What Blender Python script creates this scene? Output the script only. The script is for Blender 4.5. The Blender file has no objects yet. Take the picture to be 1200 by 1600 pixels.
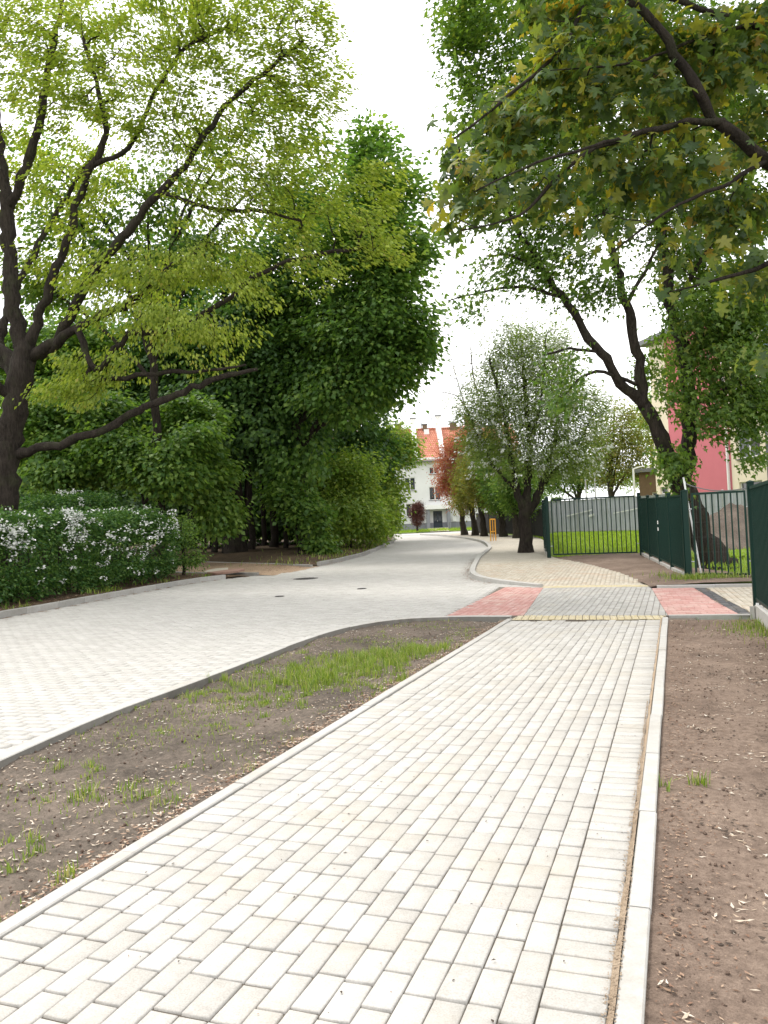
import bpy, bmesh, math, random
import numpy as np
from mathutils import Matrix, Vector, Euler

S = bpy.context.scene
COL = S.collection
rnd = random.Random(7)
NP = np.random.default_rng(11)

# ------------------------------------------------------------------ camera
cam_d = bpy.data.cameras.new('camera')
cam = bpy.data.objects.new('camera', cam_d)
COL.objects.link(cam)
cam_d.sensor_fit = 'VERTICAL'
cam_d.sensor_height = 36.0
cam_d.sensor_width = 27.0
cam_d.lens = 27.675
cam_d.clip_start = 0.05
cam_d.clip_end = 2000
cam.matrix_world = (Matrix.Translation((0, 0, 1.42)) @
                    (Euler((math.radians(90) + 0.0252, 0, 0)).to_matrix() @ Matrix.Rotation(-0.045, 3, 'Z')).to_4x4())
S.camera = cam

# ------------------------------------------------------------------ world: bright overcast
SUN_EL, SUN_AZ = math.radians(58), math.radians(-38)      # azimuth from +Y towards +X
W = bpy.data.worlds.new('World')
S.world = W
W.use_nodes = True
nt = W.node_tree
nt.nodes.clear()
wo = nt.nodes.new('ShaderNodeOutputWorld')
bg = nt.nodes.new('ShaderNodeBackground')
sky = nt.nodes.new('ShaderNodeTexSky')
sky.sky_type = 'NISHITA'
sky.sun_disc = False
sky.sun_elevation = SUN_EL
sky.sun_rotation = SUN_AZ
sky.air_density = 1.0
sky.dust_density = 3.0
tc = nt.nodes.new('ShaderNodeTexCoord')
mp = nt.nodes.new('ShaderNodeMapping')
mp.inputs['Scale'].default_value = (1.0, 1.0, 2.6)
cl = nt.nodes.new('ShaderNodeTexNoise')
cl.inputs['Scale'].default_value = 2.3
cl.inputs['Detail'].default_value = 7
cl.inputs['Roughness'].default_value = 0.55
cr = nt.nodes.new('ShaderNodeValToRGB')
cr.color_ramp.elements[0].position = 0.28
cr.color_ramp.elements[0].color = (8.2, 8.6, 9.4, 1)
cr.color_ramp.elements[1].position = 0.55
cr.color_ramp.elements[1].color = (13.6, 13.4, 13.2, 1)
mx = nt.nodes.new('ShaderNodeMix')
mx.data_type = 'RGBA'
mx.inputs['Factor'].default_value = 0.86
nt.links.new(tc.outputs['Generated'], mp.inputs['Vector'])
nt.links.new(mp.outputs['Vector'], cl.inputs['Vector'])
nt.links.new(cl.outputs['Fac'], cr.inputs['Fac'])
nt.links.new(sky.outputs['Color'], mx.inputs['A'])
nt.links.new(cr.outputs['Color'], mx.inputs['B'])
nt.links.new(mx.outputs['Result'], bg.inputs['Color'])
bg.inputs['Strength'].default_value = 0.1
nt.links.new(bg.outputs['Background'], wo.inputs['Surface'])

sun_d = bpy.data.lights.new('sun', 'SUN')
sun = bpy.data.objects.new('sun', sun_d)
COL.objects.link(sun)
sun_d.energy = 1.5
sun_d.angle = math.radians(14)
sun_d.color = (1.0, 0.955, 0.89)
sd = Vector((math.sin(SUN_AZ) * math.cos(SUN_EL), math.cos(SUN_AZ) * math.cos(SUN_EL), math.sin(SUN_EL)))
sun.rotation_euler = sd.to_track_quat('Z', 'Y').to_euler()
sun.location = sd * 40

vs = S.view_settings
vs.view_transform = 'Standard'
vs.look = 'None'
vs.gamma = 1
vs.use_curve_mapping = False
vs.exposure = 1.0
S.cycles.max_bounces = 6
S.cycles.diffuse_bounces = 3
S.cycles.glossy_bounces = 2
S.cycles.transmission_bounces = 4
S.cycles.transparent_max_bounces = 4
S.cycles.use_denoising = True

# ------------------------------------------------------------------ helpers
TY = [-60, 13, 20, 26, 41, 60, 100, 160, 400]
TZ = [0, 0, .11, .27, .65, .93, 1.36, 1.9, 3.4]


def zt(y):
    return np.interp(y, TY, TZ)


PA = math.radians(20.2)
PD = np.array([math.sin(PA), math.cos(PA)])
PN = np.array([math.cos(PA), -math.sin(PA)])


def uv(u, v):
    return (u * PD[0] + v * PN[0], u * PD[1] + v * PN[1])


def vnoise(x, y, s=1.0, seed=0, octv=3):
    x = np.asarray(x, float)
    y = np.asarray(y, float)
    out = np.zeros(np.broadcast(x, y).shape)
    amp, tot, f = 1.0, 0.0, 1.0 / s
    for o in range(octv):
        xx, yy = x * f + 17.3 * o + seed, y * f - 9.1 * o + seed * 1.7
        xi, yi = np.floor(xx), np.floor(yy)
        fx, fy = xx - xi, yy - yi
        fx, fy = fx * fx * (3 - 2 * fx), fy * fy * (3 - 2 * fy)

        def h(a, b):
            v = np.sin(a * 127.1 + b * 311.7 + seed * 3.3) * 43758.5453
            return v - np.floor(v)
        out += amp * ((h(xi, yi) * (1 - fx) + h(xi + 1, yi) * fx) * (1 - fy) + (h(xi, yi + 1) * (1 - fx) + h(xi + 1, yi + 1) * fx) * fy)
        tot += amp
        amp *= .5
        f *= 2.03
    return out / tot


def mesh(name, verts, faces, mat=None, smooth=False, var=None):
    """verts (n,3); faces: (m,k) int array, or list of lists"""
    me = bpy.data.meshes.new(name)
    verts = np.asarray(verts, dtype=np.float32)
    if isinstance(faces, np.ndarray):
        m, k = faces.shape
        me.vertices.add(len(verts))
        me.vertices.foreach_set('co', verts.ravel())
        me.loops.add(m * k)
        me.loops.foreach_set('vertex_index', faces.astype(np.int32).ravel())
        me.polygons.add(m)
        me.polygons.foreach_set('loop_start', np.arange(0, m * k, k, dtype=np.int32))
        me.polygons.foreach_set('loop_total', np.full(m, k, dtype=np.int32))
        me.update(calc_edges=True)
    else:
        me.from_pydata([tuple(map(float, v)) for v in verts], [], [list(map(int, f)) for f in faces])
        me.update()
    if smooth:
        me.polygons.foreach_set('use_smooth', np.ones(len(me.polygons), dtype=bool))
    if var is not None:
        a = me.attributes.new('var', 'FLOAT', 'POINT')
        a.data.foreach_set('value', np.asarray(var, dtype=np.float32))
    if mat:
        me.materials.append(mat)
    return me


def link(name, me, parent=None, loc=None, rot=None, kind=None):
    o = bpy.data.objects.new(name, me)
    COL.objects.link(o)
    if parent:
        o.parent = parent
    if loc is not None:
        o.location = loc
    if rot is not None:
        o.rotation_euler = rot
    if kind:
        o['kind'] = kind
    return o


def tag(o, label, cat, group=None):
    o['label'] = label
    o['category'] = cat
    if group:
        o['group'] = group
    return o


def thing(name, label, cat, loc=(0, 0, 0), rotz=0, group=None):
    o = bpy.data.objects.new(name, None)
    o.empty_display_size = 0.2
    COL.objects.link(o)
    o.location = loc
    o.rotation_euler = (0, 0, rotz)
    return tag(o, label, cat, group)


class MB:
    """collects shapes into one mesh"""

    def __init__(s):
        s.v, s.f, s.sm = [], [], []

    def box(s, a, b, rotz=0.0, c=(0, 0, 0), bev=0.0):
        x0, y0, z0 = a
        x1, y1, z1 = b
        n = len(s.v)
        p = [(x, y, z) for z in (z0, z1) for (x, y) in ((x0, y0), (x1, y0), (x1, y1), (x0, y1))]
        if rotz or c != (0, 0, 0):
            cs, sn = math.cos(rotz), math.sin(rotz)
            p = [(c[0] + x * cs - y * sn, c[1] + x * sn + y * cs, c[2] + z) for x, y, z in p]
        s.v += p
        for f in ((3, 2, 1, 0), (4, 5, 6, 7), (0, 1, 5, 4), (1, 2, 6, 5), (2, 3, 7, 6), (3, 0, 4, 7)):
            s.f.append([n + i for i in f])
        return s

    def tube(s, pts, rad, k=8, cap=True):
        pts = np.asarray(pts, float)
        m = len(pts)
        rad = np.full(m, rad) if np.isscalar(rad) else np.asarray(rad, float)
        t = np.gradient(pts, axis=0)
        t /= np.linalg.norm(t, axis=1)[:, None] + 1e-9
        ref = np.array([1.0, 0, 0]) if abs(t[0][0]) < .8 else np.array([0, 1.0, 0])
        n0 = len(s.v)
        ang = np.arange(k) * 2 * math.pi / k
        for i in range(m):
            b = np.cross(t[i], ref)
            b /= np.linalg.norm(b) + 1e-9
            a = np.cross(b, t[i])
            ref = a
            for q in ang:
                s.v.append(tuple(pts[i] + rad[i] * (math.cos(q) * a + math.sin(q) * b)))
        for i in range(m - 1):
            for j in range(k):
                s.f.append([n0 + i * k + j, n0 + i * k + (j + 1) % k, n0 + (i + 1) * k + (j + 1) % k, n0 + (i + 1) * k + j])
        if cap:
            s.f.append([n0 + j for j in range(k)][::-1])
            s.f.append([n0 + (m - 1) * k + j for j in range(k)])
        return s

    def quad(s, a, b, c, d):
        n = len(s.v)
        s.v += [a, b, c, d]
        s.f.append([n, n + 1, n + 2, n + 3])
        return s

    def poly(s, pts):
        n = len(s.v)
        s.v += list(pts)
        s.f.append(list(range(n, n + len(pts))))
        return s

    def build(s, name, mat, parent=None, loc=None, rot=None, smooth=False, kind=None, bevel=0):
        me = mesh(name, np.array(s.v), s.f, mat, smooth)
        o = link(name, me, parent, loc, rot, kind)
        if bevel:
            m = o.modifiers.new('bevel', 'BEVEL')
            m.width = bevel
            m.segments = 2
            m.limit_method = 'ANGLE'
        return o


# ------------------------------------------------------------------ materials
class N:
    def __init__(s, name):
        s.m = bpy.data.materials.new(name)
        s.m.use_nodes = True
        s.t = s.m.node_tree
        s.t.nodes.clear()
        s.out = s.t.nodes.new('ShaderNodeOutputMaterial')

    def n(s, typ, **kw):
        x = s.t.nodes.new(typ)
        for k, v in kw.items():
            if k in x.inputs.keys():
                x.inputs[k].default_value = v
            else:
                setattr(x, k, v)
        return x

    def l(s, a, b):
        s.t.links.new(a, b)

    def coord(s, scale=(1, 1, 1), kind='Object'):
        c = s.n('ShaderNodeTexCoord')
        m = s.n('ShaderNodeMapping')
        m.inputs['Scale'].default_value = scale
        s.l(c.outputs[kind], m.inputs['Vector'])
        return m.outputs['Vector']

    def wpos(s, scale=(1, 1, 1)):
        g = s.n('ShaderNodeNewGeometry')
        m = s.n('ShaderNodeMapping')
        m.inputs['Scale'].default_value = scale
        s.l(g.outputs['Position'], m.inputs['Vector'])
        return m.outputs['Vector']

    def noise(s, vec, scale, detail=4, rough=.55):
        x = s.n('ShaderNodeTexNoise')
        x.inputs['Scale'].default_value = scale
        x.inputs['Detail'].default_value = detail
        x.inputs['Roughness'].default_value = rough
        s.l(vec, x.inputs['Vector'])
        return x.outputs['Fac']

    def ramp(s, fac, stops):
        r = s.n('ShaderNodeValToRGB')
        e = r.color_ramp.elements
        e[0].position, e[0].color = stops[0][0], (*stops[0][1], 1)
        e[1].position, e[1].color = stops[-1][0], (*stops[-1][1], 1)
        for p, c in stops[1:-1]:
            q = e.new(p)
            q.color = (*c, 1)
        s.l(fac, r.inputs['Fac'])
        return r.outputs['Color']

    def math(s, op, a, b=None):
        x = s.n('ShaderNodeMath', operation=op)
        for i, q in enumerate((a, b)):
            if q is None:
                continue
            if isinstance(q, (int, float)):
                x.inputs[i].default_value = q
            else:
                s.l(q, x.inputs[i])
        return x.outputs[0]

    def mix(s, fac, a, b, mode='MIX'):
        x = s.n('ShaderNodeMix', data_type='RGBA', blend_type=mode)
        for key, q in (('Factor', fac), ('A', a), ('B', b)):
            sock = [i for i in x.inputs if i.name == key and (key == 'Factor' and i.type == 'VALUE' or key != 'Factor' and i.type == 'RGBA')][0]
            if isinstance(q, (int, float)):
                sock.default_value = q
            elif isinstance(q, tuple):
                sock.default_value = (*q, 1)
            else:
                s.l(q, sock)
        return [o for o in x.outputs if o.type == 'RGBA'][0]

    def var(s):
        a = s.n('ShaderNodeAttribute', attribute_name='var')
        o = s.n('ShaderNodeObjectInfo')
        return s.math('FRACT', s.math('ADD', a.outputs['Fac'], o.outputs['Random']))

    def bump(s, h, strength=.3, dist=.01):
        b = s.n('ShaderNodeBump')
        b.inputs['Strength'].default_value = strength
        b.inputs['Distance'].default_value = dist
        s.l(h, b.inputs['Height'])
        return b.outputs['Normal']

    def principled(s, col, rough=.8, metal=0.0, normal=None, spec=.3):
        p = s.n('ShaderNodeBsdfPrincipled')
        p.inputs['Roughness'].default_value = rough
        p.inputs['Metallic'].default_value = metal
        p.inputs['Specular IOR Level'].default_value = spec
        if isinstance(col, tuple):
            p.inputs['Base Color'].default_value = (*col, 1)
        else:
            s.l(col, p.inputs['Base Color'])
        if normal is not None:
            s.l(normal, p.inputs['Normal'])
        s.l(p.outputs[0], s.out.inputs['Surface'])
        return s.m


def leaf_mat(name, stops, trans=.4, tcol=(1.15, 1.2, .6)):
    n = N(name)
    v = n.var()
    c = n.ramp(v, stops)
    d = n.n('ShaderNodeBsdfDiffuse')
    n.l(c, d.inputs['Color'])
    t = n.n('ShaderNodeBsdfTranslucent')
    n.l(n.mix(1.0, c, tcol, 'MULTIPLY'), t.inputs['Color'])
    m = n.n('ShaderNodeMixShader')
    m.inputs[0].default_value = trans
    n.l(d.outputs[0], m.inputs[1])
    n.l(t.outputs[0], m.inputs[2])
    g = n.n('ShaderNodeBsdfGlossy')
    g.inputs['Roughness'].default_value = .45
    g.inputs['Color'].default_value = (.9, .95, 1, 1)
    m2 = n.n('ShaderNodeMixShader')
    m2.inputs[0].default_value = .02
    n.l(m.outputs[0], m2.inputs[1])
    n.l(g.outputs[0], m2.inputs[2])
    n.l(m2.outputs[0], n.out.inputs['Surface'])
    return n.m


def stone_mat(name, a, b, c, speck=.25, stain=(.30, .26, .2), stain_amt=.25):
    n = N(name)
    col = n.ramp(n.var(), [(0, a), (.5, b), (1, c)])
    wp = n.wpos()
    f = n.noise(wp, 160, 3, .7)
    col = n.mix(speck, col, n.ramp(f, [(.3, (.35, .33, .3)), (.7, (1, 1, 1))]), 'MULTIPLY')
    g = n.noise(wp, 1.7, 5, .6)
    col = n.mix(n.math('MULTIPLY', n.ramp(g, [(.5, (0, 0, 0)), (.72, (1, 1, 1))]), stain_amt), col, stain)
    g2 = n.noise(wp, 14, 4, .65)
    col = n.mix(.22, col, n.ramp(g2, [(.35, (.55, .52, .47)), (.62, (1, 1, 1))]), 'MULTIPLY')
    return n.principled(col, .88, normal=n.bump(f, .25, .002), spec=.25)


def soil_mat(name, stops, sc=1.0):
    n = N(name)
    wp = n.wpos()
    a = n.noise(wp, .8 * sc, 6, .7)
    b = n.noise(wp, 24 * sc, 5, .7)
    c = n.noise(wp, 130 * sc, 3, .7)
    f = n.math('ADD', n.math('MULTIPLY', a, .55), n.math('MULTIPLY', b, .45))
    col = n.ramp(f, stops)
    col = n.mix(.45, col, n.ramp(c, [(.3, (.45, .42, .4)), (.7, (1.25, 1.2, 1.15))]), 'MULTIPLY')
    h = n.math('ADD', n.math('MULTIPLY', b, .7), n.math('MULTIPLY', c, .3))
    return n.principled(col, .95, normal=n.bump(h, .9, .03), spec=.15)


def flat_mat(name, col, rough=.5, metal=0.0, spec=.4, dirt=.3, dsc=6, bumpy=0.0):
    n = N(name)
    wp = n.coord()
    f = n.noise(wp, dsc, 5, .65)
    c = n.mix(dirt, col, n.ramp(f, [(.3, (.45, .43, .4)), (.65, (1, 1, 1))]), 'MULTIPLY')
    nm = n.bump(n.noise(wp, dsc * 12, 3), bumpy, .004) if bumpy else None
    return n.principled(c, rough, metal, nm, spec)


def bark_mat(name, a, b):
    n = N(name)
    v = n.wpos((1, 1, .22))
    f = n.noise(v, 22, 6, .7)
    g = n.noise(v, 5, 4, .6)
    col = n.ramp(n.math('ADD', n.math('MULTIPLY', f, .65), n.math('MULTIPLY', g, .35)), [(.33, a), (.68, b)])
    moss = n.noise(n.wpos(), 2.3, 4)
    col = n.mix(n.math('MULTIPLY', n.ramp(moss, [(.52, (0, 0, 0)), (.75, (1, 1, 1))]), .35), col, (.06, .075, .03))
    return n.principled(col, .95, normal=n.bump(f, 1.0, .07), spec=.12)


M = {}
M['paver'] = stone_mat('paver_concrete', (.44, .425, .395), (.485, .47, .44), (.52, .507, .48), speck=.45, stain=(.42, .375, .30), stain_amt=.45)
M['roadpaver'] = stone_mat('road_concrete', (.425, .412, .385), (.465, .452, .425), (.505, .492, .465), speck=.25, stain=(.42, .42, .38), stain_amt=.35)
M['greypaver'] = stone_mat('grey_concrete', (.34, .335, .31), (.385, .375, .35), (.43, .42, .395), stain=(.44, .40, .33), stain_amt=.4)
M['redpaver'] = stone_mat('red_concrete', (.44, .225, .20), (.49, .28, .25), (.53, .35, .315), speck=.35, stain=(.50, .40, .34), stain_amt=.6)
M['yellowpaver'] = stone_mat('yellow_concrete', (.50, .42, .25), (.53, .46, .30), (.56, .50, .36), stain=(.50, .45, .37), stain_amt=.6)
M['beigepaver'] = stone_mat('beige_concrete', (.42, .375, .30), (.465, .42, .345), (.51, .47, .395), stain=(.44, .30, .20), stain_amt=.45)
M['kerb'] = stone_mat('kerb_concrete', (.42, .41, .385), (.45, .44, .415), (.48, .47, .445), stain=(.33, .30, .25), stain_amt=.5)
M['oldkerb'] = stone_mat('weathered_kerb_concrete', (.30, .295, .28), (.36, .355, .335), (.41, .40, .38), stain=(.22, .2, .16), stain_amt=.5)
M['kerbside'] = stone_mat('dark_kerb_concrete', (.18, .175, .16), (.22, .21, .19), (.26, .25, .225), stain=(.06, .05, .04), stain_amt=.6)  # verge kerb only: soil-side face coloured darker than the top
M['joint'] = soil_mat('joint_sand', [(.3, (.09, .08, .066)), (.7, (.27, .24, .20))], 2)
M['sand'] = soil_mat('loose_sand', [(.3, (.34, .25, .17)), (.7, (.55, .45, .34))], 2)
M['drain'] = stone_mat('drain_concrete', (.07, .07, .075), (.09, .09, .095), (.11, .11, .11))
M['soil'] = soil_mat('brown_soil', [(.34, (.085, .063, .05)), (.5, (.195, .146, .115)), (.66, (.31, .24, .19))])
M['darksoil'] = soil_mat('dark_soil', [(.34, (.055, .047, .04)), (.5, (.135, .113, .093)), (.66, (.24, .195, .16))])
M['bedsoil'] = soil_mat('bed_soil', [(.3, (.045, .034, .022)), (.5, (.11, .08, .052)), (.7, (.19, .13, .085))])
M['turf'] = soil_mat('lawn_ground', [(.3, (.09, .15, .022)), (.5, (.15, .23, .032)), (.7, (.22, .29, .05))])
M['heap'] = soil_mat('heap_soil', [(.34, (.06, .05, .042)), (.5, (.135, .11, .092)), (.66, (.22, .18, .15))], .8)
M['bark'] = bark_mat('dark_bark', (.010, .008, .007), (.062, .050, .042))
M['barkgrey'] = bark_mat('grey_bark', (.022, .019, .016), (.10, .085, .07))
M['clod'] = soil_mat('soil_clods', [(.3, (.10, .07, .053)), (.5, (.19, .135, .105)), (.7, (.29, .215, .17))], 3)
M['leaf_yellow'] = leaf_mat('fresh_yellow_green_leaf', [(0, (.15, .215, .028)), (.5, (.265, .34, .047)), (.85, (.39, .44, .08)), (1, (.34, .30, .06))], .52)
M['leaf_dark'] = leaf_mat('dark_green_leaf', [(0, (.048, .105, .03)), (.5, (.08, .165, .04)), (1, (.15, .25, .055))], .48)
M['leaf_mid'] = leaf_mat('mid_green_leaf', [(0, (.065, .14, .03)), (.5, (.12, .22, .042)), (1, (.21, .31, .06))], .5)
M['leaf_bright'] = leaf_mat('bright_green_leaf', [(0, (.13, .22, .035)), (.5, (.22, .33, .05)), (1, (.34, .42, .075))], .5)
M['leaf_maple'] = leaf_mat('maple_leaf_green', [(0, (.06, .125, .022)), (.5, (.11, .19, .03)), (.85, (.17, .25, .04)), (1, (.25, .28, .055))], .5)
M['leaf_olive'] = leaf_mat('olive_maple_leaf', [(0, (.05, .095, .03)), (.4, (.09, .145, .032)), (.75, (.155, .20, .034)), (.96, (.23, .23, .035)), (1, (.30, .20, .03))], .6, (1.25, 1.2, .55))
M['leaf_hawthorn'] = leaf_mat('hawthorn_leaf', [(0, (.11, .17, .042)), (.6, (.18, .25, .06)), (1, (.28, .34, .11))], .5)
M['leaf_red'] = leaf_mat('red_brown_leaf', [(0, (.30, .09, .05)), (.4, (.45, .13, .09)), (.75, (.36, .20, .06)), (1, (.50, .20, .16))], .35, (1.2, 1, .8))
M['leaf_bronze'] = leaf_mat('bronze_green_leaf', [(0, (.12, .15, .03)), (.5, (.20, .22, .042)), (1, (.30, .24, .06))], .42)
M['leaf_purple'] = leaf_mat('purple_leaf', [(0, (.05, .018, .015)), (.5, (.10, .035, .025)), (1, (.16, .07, .05))], .2, (1, .8, .7))
M['hedge'] = leaf_mat('hedge_leaf', [(0, (.03, .085, .022)), (.5, (.058, .14, .03)), (1, (.13, .22, .045))], .35)
M['petal'] = leaf_mat('white_petal', [(0, (.72, .74, .70)), (1, (.82, .82, .80))], .3, (1, 1, 1))
M['grass'] = leaf_mat('grass_blade', [(0, (.10, .16, .022)), (.5, (.19, .28, .04)), (.8, (.28, .35, .065)), (1, (.42, .38, .17))], .4)
M['lawn'] = leaf_mat('lawn_blade', [(0, (.17, .27, .025)), (.6, (.27, .38, .035)), (1, (.36, .45, .06))], .35)
M['litter'] = leaf_mat('leaf_litter', [(0, (.22, .14, .09)), (.3, (.38, .29, .21)), (.7, (.54, .47, .38)), (1, (.62, .58, .51))], .1, (1, 1, 1))
M['litter_red'] = leaf_mat('reddish_litter', [(0, (.12, .07, .045)), (.5, (.24, .145, .10)), (1, (.42, .31, .22))], .1, (1, 1, 1))
M['speck'] = flat_mat('dark_debris', (.05, .035, .025), .9)
M['green'] = flat_mat('dark_green_paint', (.002, .024, .017), .5, 0, .25, .25, 5)
M['greensheet'] = flat_mat('green_sheet_metal', (.003, .030, .022), .5, 0, .25, .3, 2.5)
M['galv'] = flat_mat('galvanised_steel', (.52, .53, .54), .5, .5, .5, .3, 8)
M['greysheet'] = flat_mat('grey_sheet_fence', (.46, .47, .53), .5, .1, .5, .25, 1.2)
M['whitepole'] = flat_mat('white_pole', (.72, .73, .72), .5, 0, .4, .2, 9)
M['wood_dark'] = flat_mat('dark_stained_board', (.035, .035, .032), .85, 0, .2, .4, 5, .3)
M['orange'] = flat_mat('orange_paint', (.74, .36, .03), .4, 0, .5, .15, 7)
M['plaster'] = flat_mat('pale_grey_plaster', (.66, .66, .65), .9, 0, .2, .18, .5, .15)
M['plinth'] = flat_mat('grey_plinth', (.24, .25, .27), .9, 0, .2, .25, 1)
M['trim'] = flat_mat('white_trim', (.76, .76, .74), .7, 0, .3, .12, 3)
M['darkwood'] = flat_mat('dark_door', (.028, .04, .055), .5, 0, .4, .2, 3)
M['pink'] = flat_mat('pink_plaster', (.56, .17, .20), .9, 0, .2, .12, .6, .1)
M['cream'] = flat_mat('cream_plaster', (.74, .65, .50), .9, 0, .2, .12, .6, .1)
M['blue'] = flat_mat('blue_plaster', (.26, .36, .58), .9, 0, .2, .12, .6, .1)
M['brownwall'] = flat_mat('brown_wall', (.16, .11, .07), .9, 0, .2, .4, 1.2, .2)
M['tin'] = flat_mat('gutter_tin', (.16, .165, .17), .6, .2, .4, .2, 3)
M['iron'] = flat_mat('cast_iron', (.075, .07, .065), .6, .4, .5, .4, 14, .4)
M['graffiti'] = flat_mat('white_paint_strokes', (.78, .78, .78), .6)


def glass_mat():
    n = N('window_glass')
    f = n.noise(n.coord(), 1.3, 2)
    c = n.ramp(f, [(.35, (.015, .018, .022)), (.7, (.07, .08, .09))])
    return n.principled(c, .08, 0, None, .8)


M['glass'] = glass_mat()


def tile_mat():
    n = N('red_roof_tiles')
    v = n.coord()
    b = n.n('ShaderNodeTexBrick')
    b.offset = .5
    b.inputs['Scale'].default_value = 1.0
    b.inputs['Brick Width'].default_value = .24
    b.inputs['Row Height'].default_value = .34
    b.inputs['Mortar Size'].default_value = .022
    b.inputs['Color1'].default_value = (.46, .18, .115, 1)
    b.inputs['Color2'].default_value = (.55, .25, .17, 1)
    b.inputs['Mortar'].default_value = (.20, .055, .03, 1)
    n.l(v, b.inputs['Vector'])
    f = n.noise(v, .7, 4)
    c = n.mix(.3, b.outputs['Color'], n.ramp(f, [(.3, (.6, .55, .5)), (.7, (1, 1, 1))]), 'MULTIPLY')
    return n.principled(c, .85, 0, n.bump(b.outputs['Fac'], -.6, .03), .25)


M['tiles'] = tile_mat()


def far_paving_mat(name, a, b, mortar, ang):
    n = N(name)
    g = n.n('ShaderNodeNewGeometry')
    m = n.n('ShaderNodeMapping')
    m.inputs['Rotation'].default_value = (0, 0, ang)
    n.l(g.outputs['Position'], m.inputs['Vector'])
    t = n.n('ShaderNodeTexBrick')
    t.inputs['Scale'].default_value = 1.0
    t.inputs['Brick Width'].default_value = .2
    t.inputs['Row Height'].default_value = .1
    t.inputs['Mortar Size'].default_value = .005
    t.inputs['Color1'].default_value = (*a, 1)
    t.inputs['Color2'].default_value = (*b, 1)
    t.inputs['Mortar'].default_value = (*mortar, 1)
    n.l(m.outputs['Vector'], t.inputs['Vector'])
    f = n.noise(n.wpos(), 1.3, 5, .6)
    c = n.mix(.25, t.outputs['Color'], n.ramp(f, [(.35, (.62, .6, .55)), (.62, (1, 1, 1))]), 'MULTIPLY')
    return n.principled(c, .9, 0, n.bump(t.outputs['Fac'], -.3, .004), .2)


M['road_far'] = far_paving_mat('road_paving_far', (.42, .408, .38), (.465, .452, .425), (.29, .275, .25), .27)
M['walk_far'] = far_paving_mat('walk_paving_far', (.42, .385, .32), (.48, .44, .37), (.27, .24, .19), .35)
M['drive'] = far_paving_mat('old_drive_paving', (.30, .21, .14), (.38, .28, .19), (.15, .10, .07), -.5)


# ================================================================== GROUND AND PAVING
def resample(pts, n):
    p = np.asarray(pts, float)
    d = np.r_[0, np.cumsum(np.linalg.norm(np.diff(p, axis=0), axis=1))]
    t = np.linspace(0, d[-1], n)
    return np.stack([np.interp(t, d, p[:, i]) for i in range(p.shape[1])], 1)


def smooth_line(pts, n, it=3):
    """Chaikin corner cutting, then even resampling"""
    p = np.asarray(pts, float)
    for _ in range(it):
        q = np.empty((2 * len(p) - 2, p.shape[1]))
        q[0::2] = p[:-1] * .75 + p[1:] * .25
        q[1::2] = p[:-1] * .25 + p[1:] * .75
        p = np.vstack([p[:1], q, p[-1:]])
    return resample(p, n)


def loft(name, A, B, na, nb, zf, mat, kind='structure', parent=None, smooth=True):
    A, B = resample(A, na), resample(B, na)
    t = np.linspace(0, 1, nb)[None, :, None]
    P = A[:, None, :2] * (1 - t) + B[:, None, :2] * t
    x, y = P[..., 0].ravel(), P[..., 1].ravel()
    tt = np.broadcast_to(t[..., 0], (na, nb)).ravel()
    z = zf(x, y, tt)
    i, j = np.meshgrid(np.arange(na - 1), np.arange(nb - 1), indexing='ij')
    a = (i * nb + j).ravel()
    F = np.stack([a, a + nb, a + nb + 1, a + 1], 1)
    me = mesh(name, np.stack([x, y, z], 1), F, mat, smooth)
    # make normals face up
    me.update()
    nz = np.zeros(len(me.polygons) * 3)
    me.polygons.foreach_get('normal', nz)
    if nz[2::3].mean() < 0:
        me.flip_normals()
    return link(name, me, parent, kind=kind)


def inside(px, py, poly):
    poly = np.asarray(poly)
    c = np.zeros(len(px), bool)
    x0, y0 = poly[:, 0], poly[:, 1]
    x1, y1 = np.roll(x0, -1), np.roll(y0, -1)
    for a, b, e, f in zip(x0, y0, x1, y1):
        if b == f:
            continue
        c ^= ((b > py) != (f > py)) & (px < (e - a) * (py - b) / (f - b) + a)
    return c


def clods(name, xy, z, smin, smax, mat, seed):
    r = np.random.default_rng(seed)
    n = len(xy)
    T = np.array([(1, 0, 0), (0, 1, 0), (-1, 0, 0), (0, -1, 0), (0, 0, .8), (0, 0, -.8)])
    F = np.array([[0, 1, 4], [1, 2, 4], [2, 3, 4], [3, 0, 4], [1, 0, 5], [2, 1, 5], [3, 2, 5], [0, 3, 5]])
    s = smin + (smax - smin) * r.random(n) ** 3
    V = T[None] * s[:, None, None] * r.uniform(.55, 1.25, (n, 6, 1)) + r.normal(0, .18, (n, 6, 3)) * s[:, None, None]
    an = r.uniform(0, 6.28, n)
    c, q = np.cos(an)[:, None], np.sin(an)[:, None]
    P = np.stack([V[..., 0] * c - V[..., 1] * q + xy[:, :1], V[..., 0] * q + V[..., 1] * c + xy[:, 1:], V[..., 2] + z[:, None] + s[:, None] * .25], -1)
    link(name, mesh(name, P.reshape(-1, 3), (F[None] + (np.arange(n) * 6)[:, None, None]).reshape(-1, 3), mat, False, np.repeat(r.random(n), 6)), None, kind='stuff')


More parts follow.
